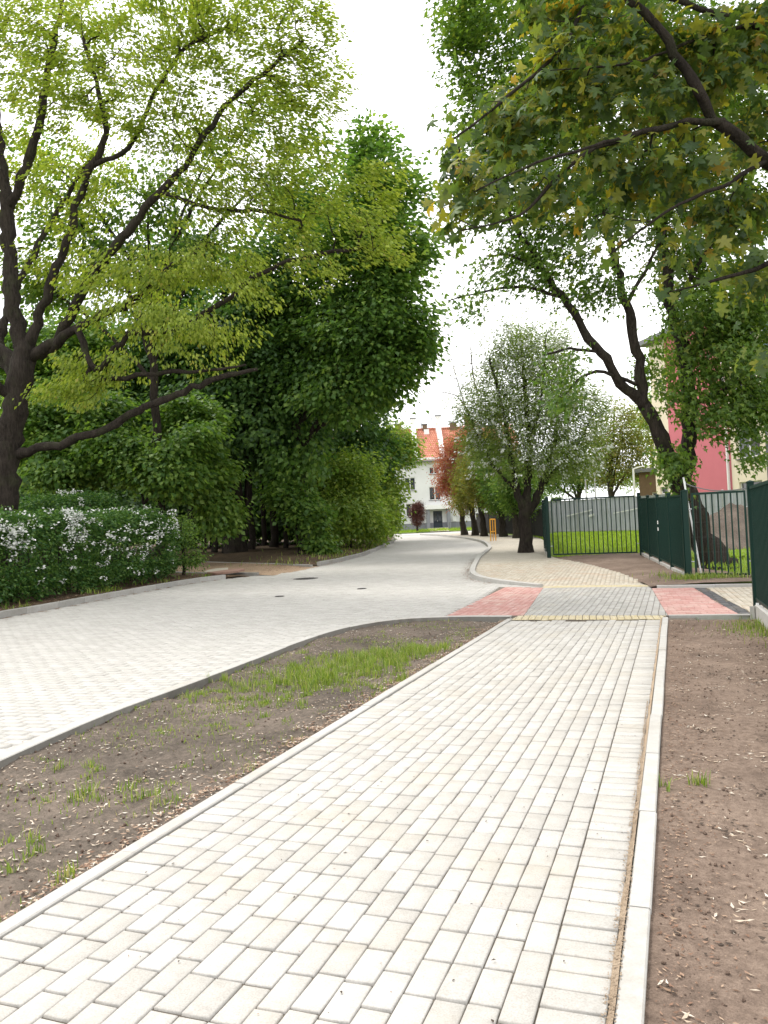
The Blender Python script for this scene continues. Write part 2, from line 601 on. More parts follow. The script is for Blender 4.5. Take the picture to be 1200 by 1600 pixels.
# --- the one big ground sheet, reaching the horizon
yy = np.r_[np.linspace(-60, 10, 15), np.linspace(13, 100, 88), np.linspace(104, 390, 40)]
xx = np.r_[np.linspace(-260, -40, 12), np.linspace(-36, 44, 60), np.linspace(50, 260, 12)]
gx, gy = np.meshgrid(xx, yy, indexing='ij')
gz = zt(gy) - .13
nb = len(yy)
ii, jj = np.meshgrid(np.arange(len(xx) - 1), np.arange(nb - 1), indexing='ij')
a0 = (ii * nb + jj).ravel()
link('ground', mesh('ground', np.stack([gx.ravel(), gy.ravel(), gz.ravel()], 1),
                    np.stack([a0, a0 + nb, a0 + nb + 1, a0 + 1], 1), M['turf'], True), kind='structure')

# --- outlines (metres)
V_L, V_R = -2.395, -0.235          # inner faces of the path edgings
road_left = [(-9.2, -12), (-9.0, 4), (-8.45, 11), (-7.75, 15.75), (-7.34, 16.9), (-6.95, 18.9), (-6.2, 21.4), (-5.4, 23.4), (-4.06, 24.6), (-2.9, 25.8),
             (-2.43, 28.03), (-1.56, 30.34), (-.65, 34.7), (.36, 45), (.8, 56), (0.6, 68)]
isl_edge = [(-4.4, -12), (-3.9, -4), (-3.3, 2), (-2.74, 5.5), (-2.5, 6.67), (-2.18, 7.6), (-1.73, 9.06), (-1.35, 10.5), (-.78, 11.95), (-.1, 12.72), (.55, 12.88), (1.26, 12.72), (1.94, 12.42)]
walk_kerb = [(3.28, 17.2), (2.62, 18.4), (2.25, 19.4), (2.2, 21.1), (2.47, 23.2), (3.22, 28), (4.1, 32.1), (4.6, 35.1), (5.0, 40.4), (5.0, 48.4), (4.3, 57.9), (3.4, 64), (3.0, 68)]
walk_right = [(5.35, 15.9), (5.51, 16.5), (5.8, 20.1), (5.73, 23.8), (5.45, 26.3), (6.3, 31), (8.1, 40), (8.7, 48), (7.1, 61), (6.6, 68)]
isl_s = smooth_line(isl_edge, 120, 2)
wk_s = smooth_line(walk_kerb, 90, 2)
rl_s = smooth_line(road_left, 160, 1)
wr_s = smooth_line(walk_right, 90, 2)

# --- road bed: two lofts that share the left kerb line
rl1 = rl_s[rl_s[:, 1] < 17.3]
rl2 = rl_s[rl_s[:, 1] >= 17.25]
road_r1 = np.vstack([isl_s, [[2.7, 14.9], [3.3, 17.15]]])
loft('road', np.vstack([rl1, rl2]), np.vstack([road_r1, wk_s]), 260, 26, lambda x, y, t: zt(y) - .012, M['road_far'])
road = bpy.data.objects['road']
walk = loft('pavement', wk_s, wr_s, 160, 14, lambda x, y, t: zt(y) + .055 * np.clip((y - 17.2) / 2, 0, 1) - .008, M['walk_far'])
path = loft('footpath', [uv(-6, V_L), uv(12.0, V_L)], [uv(-6, V_R), uv(12.0, V_R)], 40, 6, lambda x, y, t: zt(y) - .010, M['joint'])
xing = loft('crossing', [uv(12.0, -2.48), (3.3, 17.2)], [uv(12.0, -.15), (5.45, 16.5)], 20, 10, lambda x, y, t: zt(y) - .009, M['joint'])
loft('junction_base', [uv(11.9, -2.6), (2.9, 17.9)], [uv(11.9, .2), (6.6, 16.6)], 10, 8, lambda x, y, t: zt(y) - .03, M['joint'])
drive_r = loft('gateway_drive', [uv(12.35, -.24), (9.2, 9.6), (13, 8.0)], [(5.36, 15.9), (8.2, 15.0), (14, 13.0)], 24, 8, lambda x, y, t: zt(y) - .010, M['joint'])
cross_bed = loft('crossing_apron', [(.9, 12.95), (1.94, 12.45), uv(12.1, -2.4)], [(2.5, 17.75), (2.9, 17.5), (3.34, 17.15)], 10, 10, lambda x, y, t: zt(y) - .007, M['joint'])
loft('bank_base', rl_s[rl_s[:, 1] > 2] + np.array([-.05, 0]), [(-30, 2), (-30, 68)], 90, 8, lambda x, y, t: zt(y) - .02, M['bedsoil'])
drive_l = loft('side_drive', [(-3.5, 24.3), (-6.2, 26.2), (-9.5, 29)], [(-2.3, 27.95), (-4.15, 30.0), (-7.5, 33.4)], 40, 16, lambda x, y, t: zt(y) - .018 + .06 * np.clip((-2.9 - x) / 1.6, 0, 1), M['drive'])

# --- soils
loft('verge_soil', isl_s[isl_s[:, 1] > -8], [uv(-8, -2.48), uv(12.3, -2.48)], 240, 56,
     lambda x, y, t: zt(y) - .042 + .01 * t - .03 * np.sin(np.pi * t) + .06 * (vnoise(x, y, .5, 3) - .5) + .06 * (vnoise(x, y, .10, 5, 2) - .5), M['darksoil'])
loft('path_side_soil', [uv(-8, -.155), uv(12.02, -.155)], [uv(-8, 9), uv(12.5, 9)], 300, 120,
     lambda x, y, t: zt(y) - .022 - .02 * np.clip(t * 12, 0, 1) + .05 * t + .05 * (vnoise(x, y, .6, 8) - .5) * np.clip(t * 25, .15, 1) + .028 * (vnoise(x, y, .08, 4, 2) - .5) * np.clip(t * 25, .15, 1), M['soil'])
loft('fence_side_soil', [(5.30, 15.95), (5.42, 16.45), (5.76, 20.1), (5.68, 23.8), (5.4, 26.5)], [(8.6, 15.4), (8.2, 17.5), (7.9, 20.1), (8.2, 23.6), (9.4, 26.2)], 70, 30,
     lambda x, y, t: zt(y) + .02 + .06 * np.sin(np.pi * np.clip(t, 0, 1)) + .06 * (vnoise(x, y, .5, 9) - .5), M['soil'])
# planting bed left of the road, rising as a bank
rl_bed = rl_s[(rl_s[:, 1] > 2) & (rl_s[:, 1] < 24.6)] + np.array([-.14, 0])


def seg_dist(x, y, a, b):
    ax, ay, bx_, by_ = *a, *b
    L2 = (bx_ - ax) ** 2 + (by_ - ay) ** 2
    s = np.clip(((x - ax) * (bx_ - ax) + (y - ay) * (by_ - ay)) / L2, 0, 1)
    return np.hypot(x - ax - s * (bx_ - ax), y - ay - s * (by_ - ay))


def bank(x, y, t):
    near = np.clip(np.minimum(seg_dist(x, y, (-2.6, 27.85), (-7.6, 33.15)), seg_dist(x, y, (-4.0, 24.75), (-9.6, 28.98))) / 2.2, 0, 1)
    near = np.where(x < -9, np.maximum(near, np.clip((-9 - x) / 2, 0, 1)), near)
    return zt(y) + .03 + near * (bank0(x, y, t) - .03)


def bank0(x, y, t):
    return .05 + .75 * np.clip(t, 0, .14) + .45 * np.clip(t - .14, 0, .3) + .10 * (vnoise(x, y, .8, 2) - .5) + .05 * (vnoise(x, y, .15, 6) - .5)


loft('hedge_bed', rl_bed, [(-30, 2), (-30, 16), (-28, 30), (-10.4, 28.6)], 110, 60, bank, M['bedsoil'])
rl_w = rl_s[(rl_s[:, 1] > 27.9)] + np.array([-.13, 0])
loft('wood_floor', rl_w, [(-7.6, 33.2), (-22, 46), (-26, 58), (-20, 68)], 110, 60, lambda x, y, t: bank(x, y, t * 1.3) - .02, M['bedsoil'])
loft('wood_floor', [(-30, 27), (-30, 70)], [(-9.6, 29.1), (-7.7, 33.3), (-22, 46), (-26, 58), (-20, 68)], 60, 30, lambda x, y, t: zt(y) + .03 + np.clip(seg_dist(x, y, (-2.6, 27.85), (-7.6, 33.15)) / 2.2, 0, 1) * (.30 + .1 * (vnoise(x, y, .8, 2) - .5)), M['bedsoil'])
# lawn in front of the far house, cross street
loft('cross_street', [(-40, 70), (60, 70)], [(-40, 81), (60, 81)], 20, 4, lambda x, y, t: zt(y) - .03, M['road_far'])
loft('front_lawn', [(-40, 81.2), (60, 81.2)], [(-40, 90), (60, 90)], 40, 8, lambda x, y, t: zt(y) + .05 + .25 * t, M['turf'])
loft('school_lawn', [(5.4, 26.4), (6.4, 31), (8.3, 40), (8.9, 48), (10.5, 54)], [(40, 10), (40, 18), (38, 28), (36, 40), (36, 60)], 60, 50,
     lambda x, y, t: zt(y) + .0 + .03 * (vnoise(x, y, 1.5, 2) - .5), M['turf'])


# --- kerbs: every stone is a part
def kerb(name, line, width, top, base, mat, stone=1.0, side=1, off=0.0, zfun=None, gap=.006, bev=.006, sidemat=None):
    """stones along a line; side +1: the width goes to the right of the direction of travel"""
    p = resample(line, max(8, int(np.linalg.norm(np.diff(np.asarray(line)[:, :2], axis=0), axis=1).sum() / .1)))
    d = np.r_[0, np.cumsum(np.linalg.norm(np.diff(p, axis=0), axis=1))]
    tot = d[-1]
    nst = max(1, round(tot / stone))
    ln = tot / nst
    root = None
    objs = []
    for k in range(nst):
        s0, s1 = k * ln + gap / 2, (k + 1) * ln - gap / 2
        m = 4
        ss = np.linspace(s0, s1, m)
        q = np.stack([np.interp(ss, d, p[:, 0]), np.interp(ss, d, p[:, 1])], 1)
        t = np.gradient(q, axis=0)
        t /= np.linalg.norm(t, axis=1)[:, None]
        nrm = np.stack([t[:, 1], -t[:, 0]], 1) * side
        jz = rnd.uniform(-.003, .003)
        jo = rnd.uniform(-.004, .004)
        zz = zt(q[:, 1]) + (zfun(q[:, 0], q[:, 1]) if zfun else 0)
        sec = [(0, base), (0, top - bev), (bev, top), (width - bev, top), (width, top - bev), (width, base)]
        V = []
        for i in range(m):
            for (o, h) in sec:
                xy = q[i] + nrm[i] * (o + off + jo)
                V.append((xy[0], xy[1], zz[i] + h + jz))
        F = []
        c = len(sec)
        for i in range(m - 1):
            for j in range(c - 1):
                F.append([i * c + j, i * c + j + 1, (i + 1) * c + j + 1, (i + 1) * c + j][::-1 if side > 0 else 1])
        F.append(list(range(c))[::1])
        F.append([(m - 1) * c + j for j in range(c)][::-1])
        me = mesh('kerbstone', np.array(V), F, mat)
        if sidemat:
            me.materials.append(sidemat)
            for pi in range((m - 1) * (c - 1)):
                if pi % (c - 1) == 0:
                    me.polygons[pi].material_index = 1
        bm = bmesh.new()
        bm.from_mesh(me)
        bmesh.ops.recalc_face_normals(bm, faces=bm.faces)
        bm.to_mesh(me)
        bm.free()
        objs.append(me)
    root = bpy.data.objects.new(name, None)
    COL.objects.link(root)
    root['kind'] = 'structure'
    for me in objs:
        link('kerbstone', me, root)
    return root


kerb('path_edging', [uv(-4, -2.48), uv(12.0, -2.48)], .08, .006, -.2, M['kerb'], 1.0, 1)
kerb('path_edging', [uv(-4, -.235), uv(12.1, -.235)], .08, .005, -.2, M['kerb'], 1.0, 1)
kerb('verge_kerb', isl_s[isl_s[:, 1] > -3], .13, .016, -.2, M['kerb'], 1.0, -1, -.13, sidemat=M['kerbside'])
kerb('road_kerb', rl_s[(rl_s[:, 1] > 6) & (rl_s[:, 1] < 24.2)], .15, .13, -.1, M['oldkerb'], 1.0, -1)
kerb('road_kerb', rl_s[(rl_s[:, 1] > 27.9) & (rl_s[:, 1] < 62)], .15, .13, -.1, M['oldkerb'], 1.0, -1)
kerb('side_drive_edging', [(-4.0, 24.75), (-6.3, 26.2), (-9.6, 28.98)], .10, .09, -.1, M['oldkerb'], 1.0, -1)
kerb('side_drive_edging', [(-2.6, 27.85), (-4.25, 29.75), (-7.6, 33.15)], .10, .06, -.1, M['oldkerb'], 1.0, 1, -.1)
kerb('pavement_kerb', wk_s, .15, .062, -.15, M['kerb'], 1.0, 1, 0, lambda x, y: .05 * np.clip((y - 17.2) / 2.2, -.8, 1))
kerb('gateway_kerb', [(5.42, 15.9), (8.25, 15.0), (9.6, 14.55)], .1, .05, -.1, M['kerb'], 1.0, -1)
kerb('gateway_edging', [uv(12.36, -.155), (5.2, 11.32), (9.2, 9.7)], .08, .012, -.15, M['kerb'], 1.0, 1)


# --- pavers
def paver_mesh(name, L, Wd, mat, ch=.004, depth=.05, gap=.006, gapl=None):
    x, y = L / 2 - (gapl or gap) / 2, Wd / 2 - gap / 2
    V = [(sx * x, sy * y, -depth) for sx, sy in ((-1, -1), (1, -1), (1, 1), (-1, 1))]
    V += [(sx * x, sy * y, -ch) for sx, sy in ((-1, -1), (1, -1), (1, 1), (-1, 1))]
    V += [(sx * (x - ch), sy * (y - ch), 0) for sx, sy in ((-1, -1), (1, -1), (1, 1), (-1, 1))]
    F = [[8, 9, 10, 11]]
    for r in (0, 4):
        for i in range(4):
            F.append([r + i, r + (i + 1) % 4, r + 4 + (i + 1) % 4, r + 4 + i])
    return np.array(V), np.array(F)


def zig_mesh(L, Wd, ch=.004, depth=.05, gap=.006, amp=.017):
    xs = np.array([-.5, -.25, 0, .25, .5]) * (L - gap)
    zg = np.array([-1, 1, -1, 1, -1]) * amp / 2
    h = (Wd - gap) / 2
    out = [(x, -h + z) for x, z in zip(xs, zg)] + [(x, h + z) for x, z in zip(xs[::-1], zg[::-1])]
    out = np.array(out)
    c = out.copy()
    inn = out - np.sign(c) * np.array([ch * .9, 0]) - np.where(np.arange(10)[:, None] < 5, [[0, -ch]], [[0, ch]])
    n = len(out)
    V = np.vstack([np.c_[out, np.full(n, -.014)], np.c_[inn, np.zeros(n)]])
    return V, n


def lay(L, Wd, poly, ang, seed, offs='half', origin=(0, 0)):
    """centres of pavers laid in rows (long side along ang) that fall inside poly"""
    r = np.random.default_rng(seed)
    poly = np.asarray(poly)
    d = np.array([math.cos(ang), math.sin(ang)])
    n = np.array([-d[1], d[0]])
    o = np.asarray(origin)
    pu, pv = (poly - o) @ d, (poly - o) @ n
    out = []
    for j in range(math.floor(pv.min() / Wd), math.ceil(pv.max() / Wd) + 1):
        sh = 0.0 if offs == 'none0' else (j % 2) * L / 2 if offs == 'half' else (r.uniform(0, L) if offs == 'rand' else (j % 2) * L / 2 + r.normal(0, L * .06))
        ks = np.arange(math.floor(pu.min() / L) - 1, math.ceil(pu.max() / L) + 2)
        c = np.stack([ks * L + sh, np.full(len(ks), (j + .5) * Wd)], 1)
        out.append(c)
    c = np.vstack(out)
    xy = o + c[:, :1] * d + c[:, 1:] * n
    return xy[inside(xy[:, 0], xy[:, 1], poly)]


def paver_stuff(name, xy, ang, VF, mat, parent, zoff=0.0, seed=0, jz=.0015, jt=.006, zf=None):
    r = np.random.default_rng(seed)
    V, F = VF
    n = len(xy)
    if n == 0:
        return
    an = ang + r.normal(0, .008, n)
    cs, sn = np.cos(an)[:, None], np.sin(an)[:, None]
    x = V[None, :, 0] * cs - V[None, :, 1] * sn + xy[:, :1]
    y = V[None, :, 0] * sn + V[None, :, 1] * cs + xy[:, 1:]
    tx, ty = r.normal(0, jt, (n, 1)), r.normal(0, jt, (n, 1))
    zb = (zt(xy[:, 1]) if zf is None else zf(xy[:, 0], xy[:, 1]))[:, None]
    slope = (zt(xy[:, 1] + .1) - zt(xy[:, 1] - .1))[:, None] / .2
    z = zb + zoff + r.normal(0, jz, (n, 1)) + V[None, :, 2] + V[None, :, 0] * tx + V[None, :, 1] * ty + slope * (y - xy[:, 1:])
    P = np.stack([x, y, z], -1).reshape(-1, 3)
    FF = (F[None] + (np.arange(n) * len(V))[:, None, None]).reshape(-1, F.shape[1])
    var = np.repeat(r.random(n), len(V))
    return link(name, mesh(name, P, FF, mat, False, var), parent, kind='stuff')


def clip(o, poly):
    """cut the pavers of a field along the edges of its (convex) outline, as a mason would"""
    bm = bmesh.new()
    bm.from_mesh(o.data)
    poly = np.asarray(poly)[:, :2]
    area = np.cross(poly, np.roll(poly, -1, 0)).sum() if False else float((poly[:, 0] * np.roll(poly[:, 1], -1) - np.roll(poly[:, 0], -1) * poly[:, 1]).sum())
    for a, b in zip(poly, np.roll(poly, -1, 0)):
        d = b - a
        nrm = np.array([d[1], -d[0]]) * (1 if area > 0 else -1)
        bmesh.ops.bisect_plane(bm, geom=bm.verts[:] + bm.edges[:] + bm.faces[:], plane_co=(a[0], a[1], 0), plane_no=(nrm[0], nrm[1], 0), clear_outer=True)
    bm.to_mesh(o.data)
    bm.free()


def grown(poly, by=.25):
    p = np.asarray(poly, float)
    c = p.mean(0)
    v = p - c
    return c + v * (1 + by / np.linalg.norm(v, axis=1)[:, None])


def field(name, poly, ang, seed, VF, mat, parent, zoff=0.0, L=.2, Wd=.1, offs='x'):
    o = paver_stuff(name, lay(L, Wd, grown(poly), ang, seed, offs), ang, VF, mat, parent, zoff, seed + 20)
    clip(o, poly)
    return o


def paver_parts(xy, ang, me, parent, zoff=0.0, name='paver', jz=.0015, jt=.006):
    for x, y in xy:
        o = bpy.data.objects.new(name, me)
        COL.objects.link(o)
        o.parent = parent
        o.location = (x, y, float(zt(y)) + zoff + rnd.gauss(0, jz))
        o.rotation_euler = (rnd.gauss(0, jt), rnd.gauss(0, jt), ang + rnd.gauss(0, .008))


# footpath: stretcher bond between two soldier courses
LONG = math.pi / 2 - PA                                  # long side along the path
pv = paver_mesh('paver', .2, .102, M['paver'], .004, .05, .0055, .0115)
pv_me = mesh('paver', pv[0], pv[1], M['paver'])
hv = paver_mesh('paver', .1, .102, M['paver'], .004, .05, .0055, .0115)
sv = paver_mesh('paver', .2, .1005, M['paver'], .004, .05, .0105)
sv_me = mesh('paver', sv[0], sv[1], M['paver'])
hv_me = mesh('paver', hv[0], hv[1], M['paver'])
long_xy, half_xy, cross_xy = [], [], []
v0 = -2.185
for j in range(17):
    u = -3.0 + rnd.uniform(0, .2)
    u = -3.0 + (j % 2) * .1 + rnd.gauss(0, .018)
    while u < 11.65:
        if rnd.random() < .03:
            half_xy.append(uv(u + .05, v0 + (j + .5) * .1020))
            u += .1005
            if rnd.random() < .7:
                long_xy.append(uv(u + .1, v0 + (j + .5) * .1020))
                u += .2008
                half_xy.append(uv(u + .05, v0 + (j + .5) * .1020))
                u += .1005
        else:
            long_xy.append(uv(u + .1, v0 + (j + .5) * .1020))
            u += .2008
for k in range(147):
    u = -2.95 + k * .1005
    cross_xy.append(uv(u, -2.287))
    cross_xy.append(uv(u + .03, -.352))
long_xy, half_xy, cross_xy = map(np.array, (long_xy, half_xy, cross_xy))


def nearest_in_view(xy, n, ymin=2.0):
    d = np.hypot(xy[:, 0], xy[:, 1])
    vis = (xy[:, 1] > ymin) & (np.abs(xy[:, 0]) < .53 * xy[:, 1] + .1)
    order = np.argsort(np.where(vis, d, 1e6))
    sel = np.zeros(len(xy), bool)
    sel[order[:n]] = True
    return sel & vis


allxy = np.vstack([long_xy, half_xy, cross_xy])
typ = np.r_[np.zeros(len(long_xy)), np.ones(len(half_xy)), np.full(len(cross_xy), 2)]
sel = nearest_in_view(allxy, 300)
for tpe, me, ang, vf in ((0, pv_me, LONG, pv), (1, hv_me, LONG, hv), (2, sv_me, -PA, sv)):
    q = typ == tpe
    paver_parts(allxy[q & sel], ang, me, path)
    paver_stuff('paving', allxy[q & ~sel], ang, vf, M['paver'], path, 0, int(tpe) + 5)
link('joint_sand', mesh('joint_sand', *(lambda A: (A.reshape(-1, 3), np.array([[i, i + 1, i + 3, i + 2] for i in range(0, 2 * 160 - 2, 2)])))(
    np.array([[(*uv(-3 + k * .095, -.262 - .01 * math.sin(k * 1.3)), -.006), (*uv(-3 + k * .095, -.236 + max(0, 1.2 - max(0, k * .095 - 4.6)) * .024 * float(vnoise(k * .095, 0, .35, 4)) - .001), .0062)] for k in range(160)])), M['sand'], True), path, kind='stuff')

# road: zigzag interlocking pavers
RA = -math.radians(16.5)
ZL, ZW = .226, .113
zv, zn = zig_mesh(ZL, ZW)
zside = [[r * zn + i, r * zn + (i + 1) % zn, (r + 1) * zn + (i + 1) % zn, (r + 1) * zn + i] for r in (0,) for i in range(zn)]
# top as quads so that every face has four corners
zq = [[zn + i, zn + i + 1, zn + (zn - 2 - i), zn + (zn - 1 - i)] for i in range(4)]
zF = np.array(zq + zside)
z_me = mesh('paver', zv, zF, M['roadpaver'])
near_road = np.vstack([rl_s[(rl_s[:, 1] > 1) & (rl_s[:, 1] < 25.5)], wk_s[(wk_s[:, 1] < 25.5)][::-1], [[2.5, 17.7], [1.0, 13.0]], isl_s[(isl_s[:, 1] > 1)][::-1]])
road_xy = lay(ZL, ZW, near_road, RA, 3, 'half')
red_poly = np.array([(.95, 12.93), (2.125, 12.47), (3.355, 17.0), (2.63, 17.6)])
road_xy = road_xy[~inside(road_xy[:, 0], road_xy[:, 1], red_poly)]
selr = nearest_in_view(road_xy, 300)
paver_parts(road_xy[selr], RA, z_me, road, jt=.004)
paver_stuff('paving', road_xy[~selr], RA, (zv, zF), M['roadpaver'], road, 0, 21, jt=.004)

# crossing: red, grey, yellow and beige fields
sm = paver_mesh('paver', .2, .1, None, .004, .04, .007)
grey_poly = [(2.13, 12.47), uv(12.35, -.16), (5.40, 16.2), (3.36, 17.0)]
field('grey_paving', grey_poly, LONG, 4, sm, M['greypaver'], xing)
field('red_paving', red_poly, LONG, 5, sm, M['redpaver'], cross_bed, .001)
ydir = -PA
tac = paver_mesh('paver', .1, .1, None, .004, .04, .008)


def tactile(name, poly, ang, parent, seed):
    xy = lay(.1, .1, poly, ang, seed, 'none0')
    clip(paver_stuff(name, lay(.1, .1, grown(poly), ang, seed, 'none0'), ang, tac, M['yellowpaver'], parent, .001, seed), poly)
    # raised studs
    n = len(xy)
    k = 6
    a = np.arange(k) * 2 * math.pi / k
    V = np.vstack([np.c_[.016 * np.cos(a), .016 * np.sin(a), np.zeros(k)], np.c_[.010 * np.cos(a), .010 * np.sin(a), np.full(k, .005)]])
    F = [[i, (i + 1) % k, k + (i + 1) % k, k + i] for i in range(k)] + [[k, k + 1, k + 2, k + 5], [k + 2, k + 3, k + 4, k + 5]]
    offs = np.array([(sx * .025, sy * .025) for sx in (-1, 1) for sy in (-1, 1)])
    c, s = math.cos(ang), math.sin(ang)
    offs = offs @ np.array([[c, s], [-s, c]])
    pts = (xy[:, None, :] + offs[None]).reshape(-1, 2)
    paver_stuff('tactile_studs', pts, 0, (V, np.array(F)), M['yellowpaver'], parent, .0015, seed + 1)


tactile('yellow_paving', [uv(11.87, -2.39), uv(11.87, -.24), (4.06, 11.655), (2.04, 12.50)], -PA + .1, xing, 41)
tactile('yellow_paving', [(3.36, 17.0), (5.40, 16.2), (5.47, 16.6), (3.42, 17.45)], -PA - .17, xing, 43)
RD = math.atan2(15.9 - 11.6, 5.36 - 4.05)
redr = [(4.118, 11.645), (5.05, 11.36), (6.05, 15.6), (5.318, 15.89)]
field('red_paving', redr, -.28, 6, sm, M['redpaver'], drive_r, .001)
field('drain_channel', [(5.055, 11.36), (5.24, 11.30), (6.26, 15.52), (6.055, 15.6)], RD, 7, paver_mesh('p', .3, .12, None, .004, .04, .006), M['drain'], drive_r, -.002, .3, .12, 'half')
field('beige_paving', [(5.245, 11.3), (9.1, 9.8), (12.8, 13.2), (8.3, 14.9), (6.265, 15.52)], RD, 8, sm, M['beigepaver'], drive_r)
wpoly = np.vstack([wk_s[wk_s[:, 1] < 25] + [.15, 0], wr_s[wr_s[:, 1] < 25.5][::-1]])
wpoly = wpoly[wpoly[:, 1] > 17.0]
paver_stuff('beige_paving', lay(.2, .1, wpoly, LONG + .05, 9, 'x'), LONG + .05, sm, M['beigepaver'], walk, .003, 36, zf=lambda x, y: zt(y) + .055 * np.clip((y - 17.2) / 2, 0, 1))


# --- loose litter and grass (uncountable)
def scatter_quads(name, xy, z, lmin, lmax, wr, mat, seed, parent=None, tilt=.35):
    r = np.random.default_rng(seed)
    n = len(xy)
    an = r.uniform(0, 2 * math.pi, n)
    ln = r.uniform(lmin, lmax, n)
    wd = ln * r.uniform(wr * .6, wr * 1.4, n)
    t1, t2 = r.normal(0, tilt, n), r.normal(0, tilt, n)
    T = np.array([(-.5, 0, 0), (-.1, -.5, .12), (.5, .05, 0), (.1, .5, .12)])
    lx, ly = T[None, :, 0] * ln[:, None], T[None, :, 1] * wd[:, None]
    x = xy[:, :1] + lx * np.cos(an)[:, None] - ly * np.sin(an)[:, None]
    y = xy[:, 1:] + lx * np.sin(an)[:, None] + ly * np.cos(an)[:, None]
    zz = z[:, None] + .004 + np.abs(lx * t1[:, None] + ly * t2[:, None]) + T[None, :, 2] * wd[:, None]
    P = np.stack([x, y, zz], -1).reshape(-1, 3)
    F = np.arange(4 * n).reshape(n, 4)
    o = link(name, mesh(name, P, F, mat, False, np.repeat(r.random(n), 4)), parent, kind='stuff')
    return o


def grass(name, xy, z, hmin, hmax, wd, mat, seed, parent=None, lean=.5):
    r = np.random.default_rng(seed)
    n = len(xy)
    an = r.uniform(0, 2 * math.pi, n)
    h = r.uniform(hmin, hmax, n)
    le = np.abs(r.normal(0, lean, n)) * h
    dx, dy = np.cos(an), np.sin(an)
    px, py = -dy * wd / 2, dx * wd / 2
    w2 = r.uniform(.6, 1.2, n)
    b = np.c_[xy, z]
    m = b + np.c_[dx * le * .3, dy * le * .3, h * .62]
    t = b + np.c_[dx * le, dy * le, h]
    o1 = np.c_[px * w2, py * w2, np.zeros(n)]
    P = np.stack([b - o1, b + o1, m + o1 * .75, m - o1 * .75, t], 1).reshape(-1, 3)
    i = np.arange(n)[:, None] * 5
    F = np.vstack([i + np.array([[0, 1, 2]]), i + np.array([[0, 2, 3]]), i + np.array([[3, 2, 4]])])
    return link(name, mesh(name, P, F, mat, False, np.repeat(r.random(n), 5)), parent, kind='stuff')


def verge_z(x, y):
    return zt(y) - .06 + 0 * x


def rand_in(poly, n, seed):
    r = np.random.default_rng(seed)
    poly = np.asarray(poly)
    lo, hi = poly.min(0), poly.max(0)
    p = r.uniform(lo, hi, (n * 4, 2))
    return p[inside(p[:, 0], p[:, 1], poly)][:n]


deps = bpy.context.evaluated_depsgraph_get


def drop(xy, obj):
    """height of a soil sheet under points, by nearest vertex"""
    me = obj.data
    co = np.empty(len(me.vertices) * 3)
    me.vertices.foreach_get('co', co)
    co = co.reshape(-1, 3)
    out = np.empty(len(xy))
    for i in range(0, len(xy), 400):
        q = xy[i:i + 400]
        d = (q[:, None, 0] - co[None, :, 0]) ** 2 + (q[:, None, 1] - co[None, :, 1]) ** 2
        out[i:i + 400] = co[d.argmin(1), 2]
    return out


VS, SS, FS = bpy.data.objects['verge_soil'], bpy.data.objects['path_side_soil'], bpy.data.objects['fence_side_soil']
isl_poly = np.vstack([isl_s[isl_s[:, 1] > 1.5] + [.02, -.03], [uv(12.2, -2.5), uv(1.0, -2.5)]])


def in_verge(p):
    return p[inside(p[:, 0], p[:, 1], isl_poly)]


# green patches of the verge: (x, y, spread, blades, height)
patch = [(-.55, 8.4, .42, 1900, .16), (-.1, 9.3, .34, 1900, .17), (-1.05, 8.0, .34, 1500, .15), (.32, 9.7, .30, 1000, .14), (-.75, 9.0, .5, 1300, .10), (-1.2, 7.2, .45, 900, .10), (-.6, 8.6, .7, 1200, .06), (.3, 10.4, .6, 900, .05), (-1.6, 6.2, .6, 700, .04),
         (-.4, 7.6, .3, 300, .10), (.9, 10.9, .28, 120, .08), (-1.7, 7.6, .4, 160, .07), (.2, 11.2, .6, 160, .06),
         (-1.5, 4.6, .07, 60, .12), (-1.36, 4.45, .05, 40, .10), (-1.85, 4.75, .08, 70, .13), (-2.0, 4.55, .12, 60, .10), (-1.75, 3.75, .09, 70, .10), (-1.48, 3.55, .04, 35, .13), (-1.95, 4.0, .10, 60, .09),
         (-1.6, 4.9, .25, 60, .06), (-2.1, 5.3, .12, 50, .12), (-1.3, 5.4, .3, 60, .06), (-1.2, 6.0, .3, 70, .06), (-2.2, 4.9, .2, 60, .08), (-1.0, 6.4, .2, 70, .07)]
gp, gh = [], []
for x, y, s, n, h in patch:
    p = NP.normal((x, y), (s, s * .8), (n, 2))
    # clump
    c = NP.normal((x, y), (s, s * .8), (max(2, n // 22), 2))
    p = c[NP.integers(0, len(c), n)] + NP.normal(0, .032, (n, 2))
    p = in_verge(p)
    gp.append(p)
    gh.append(np.full(len(p), h))
gp, gh = np.vstack(gp), np.concatenate(gh)
grass('verge_grass', gp, drop(gp, VS) - .01, gh * .25, gh * .8, .007, M['grass'], 1000, None, .55)
loose = rand_in(isl_poly, 9000, 77)
loose = loose[vnoise(loose[:, 0], loose[:, 1], .8, 12) + NP.normal(0, .04, len(loose)) > .53]
grass('verge_grass', loose, drop(loose, VS) - .008, .012, .055, .006, M['grass'], 78)
lp = rand_in(isl_poly, 9000, 79)
lp = lp[(vnoise(lp[:, 0], lp[:, 1], .5, 15) + NP.normal(0, .12, len(lp))) > .47]
scatter_quads('verge_litter', lp, drop(lp, VS), .010, .045, .28, M['litter'], 80)
# drift against the left path edging
u_, v_ = NP.uniform(1.2, 12, 3200), -2.5 - np.abs(NP.normal(0, .10, 3200))
ep = np.stack(uv(u_, v_), 1)
scatter_quads('verge_litter', ep, drop(ep, VS), .012, .04, .4, M['litter_red'], 81)
scatter_quads('verge_litter', ep[:1100] + NP.normal(0, .02, (1100, 2)), drop(ep[:1100], VS) + .004, .012, .036, .38, M['litter'], 82)

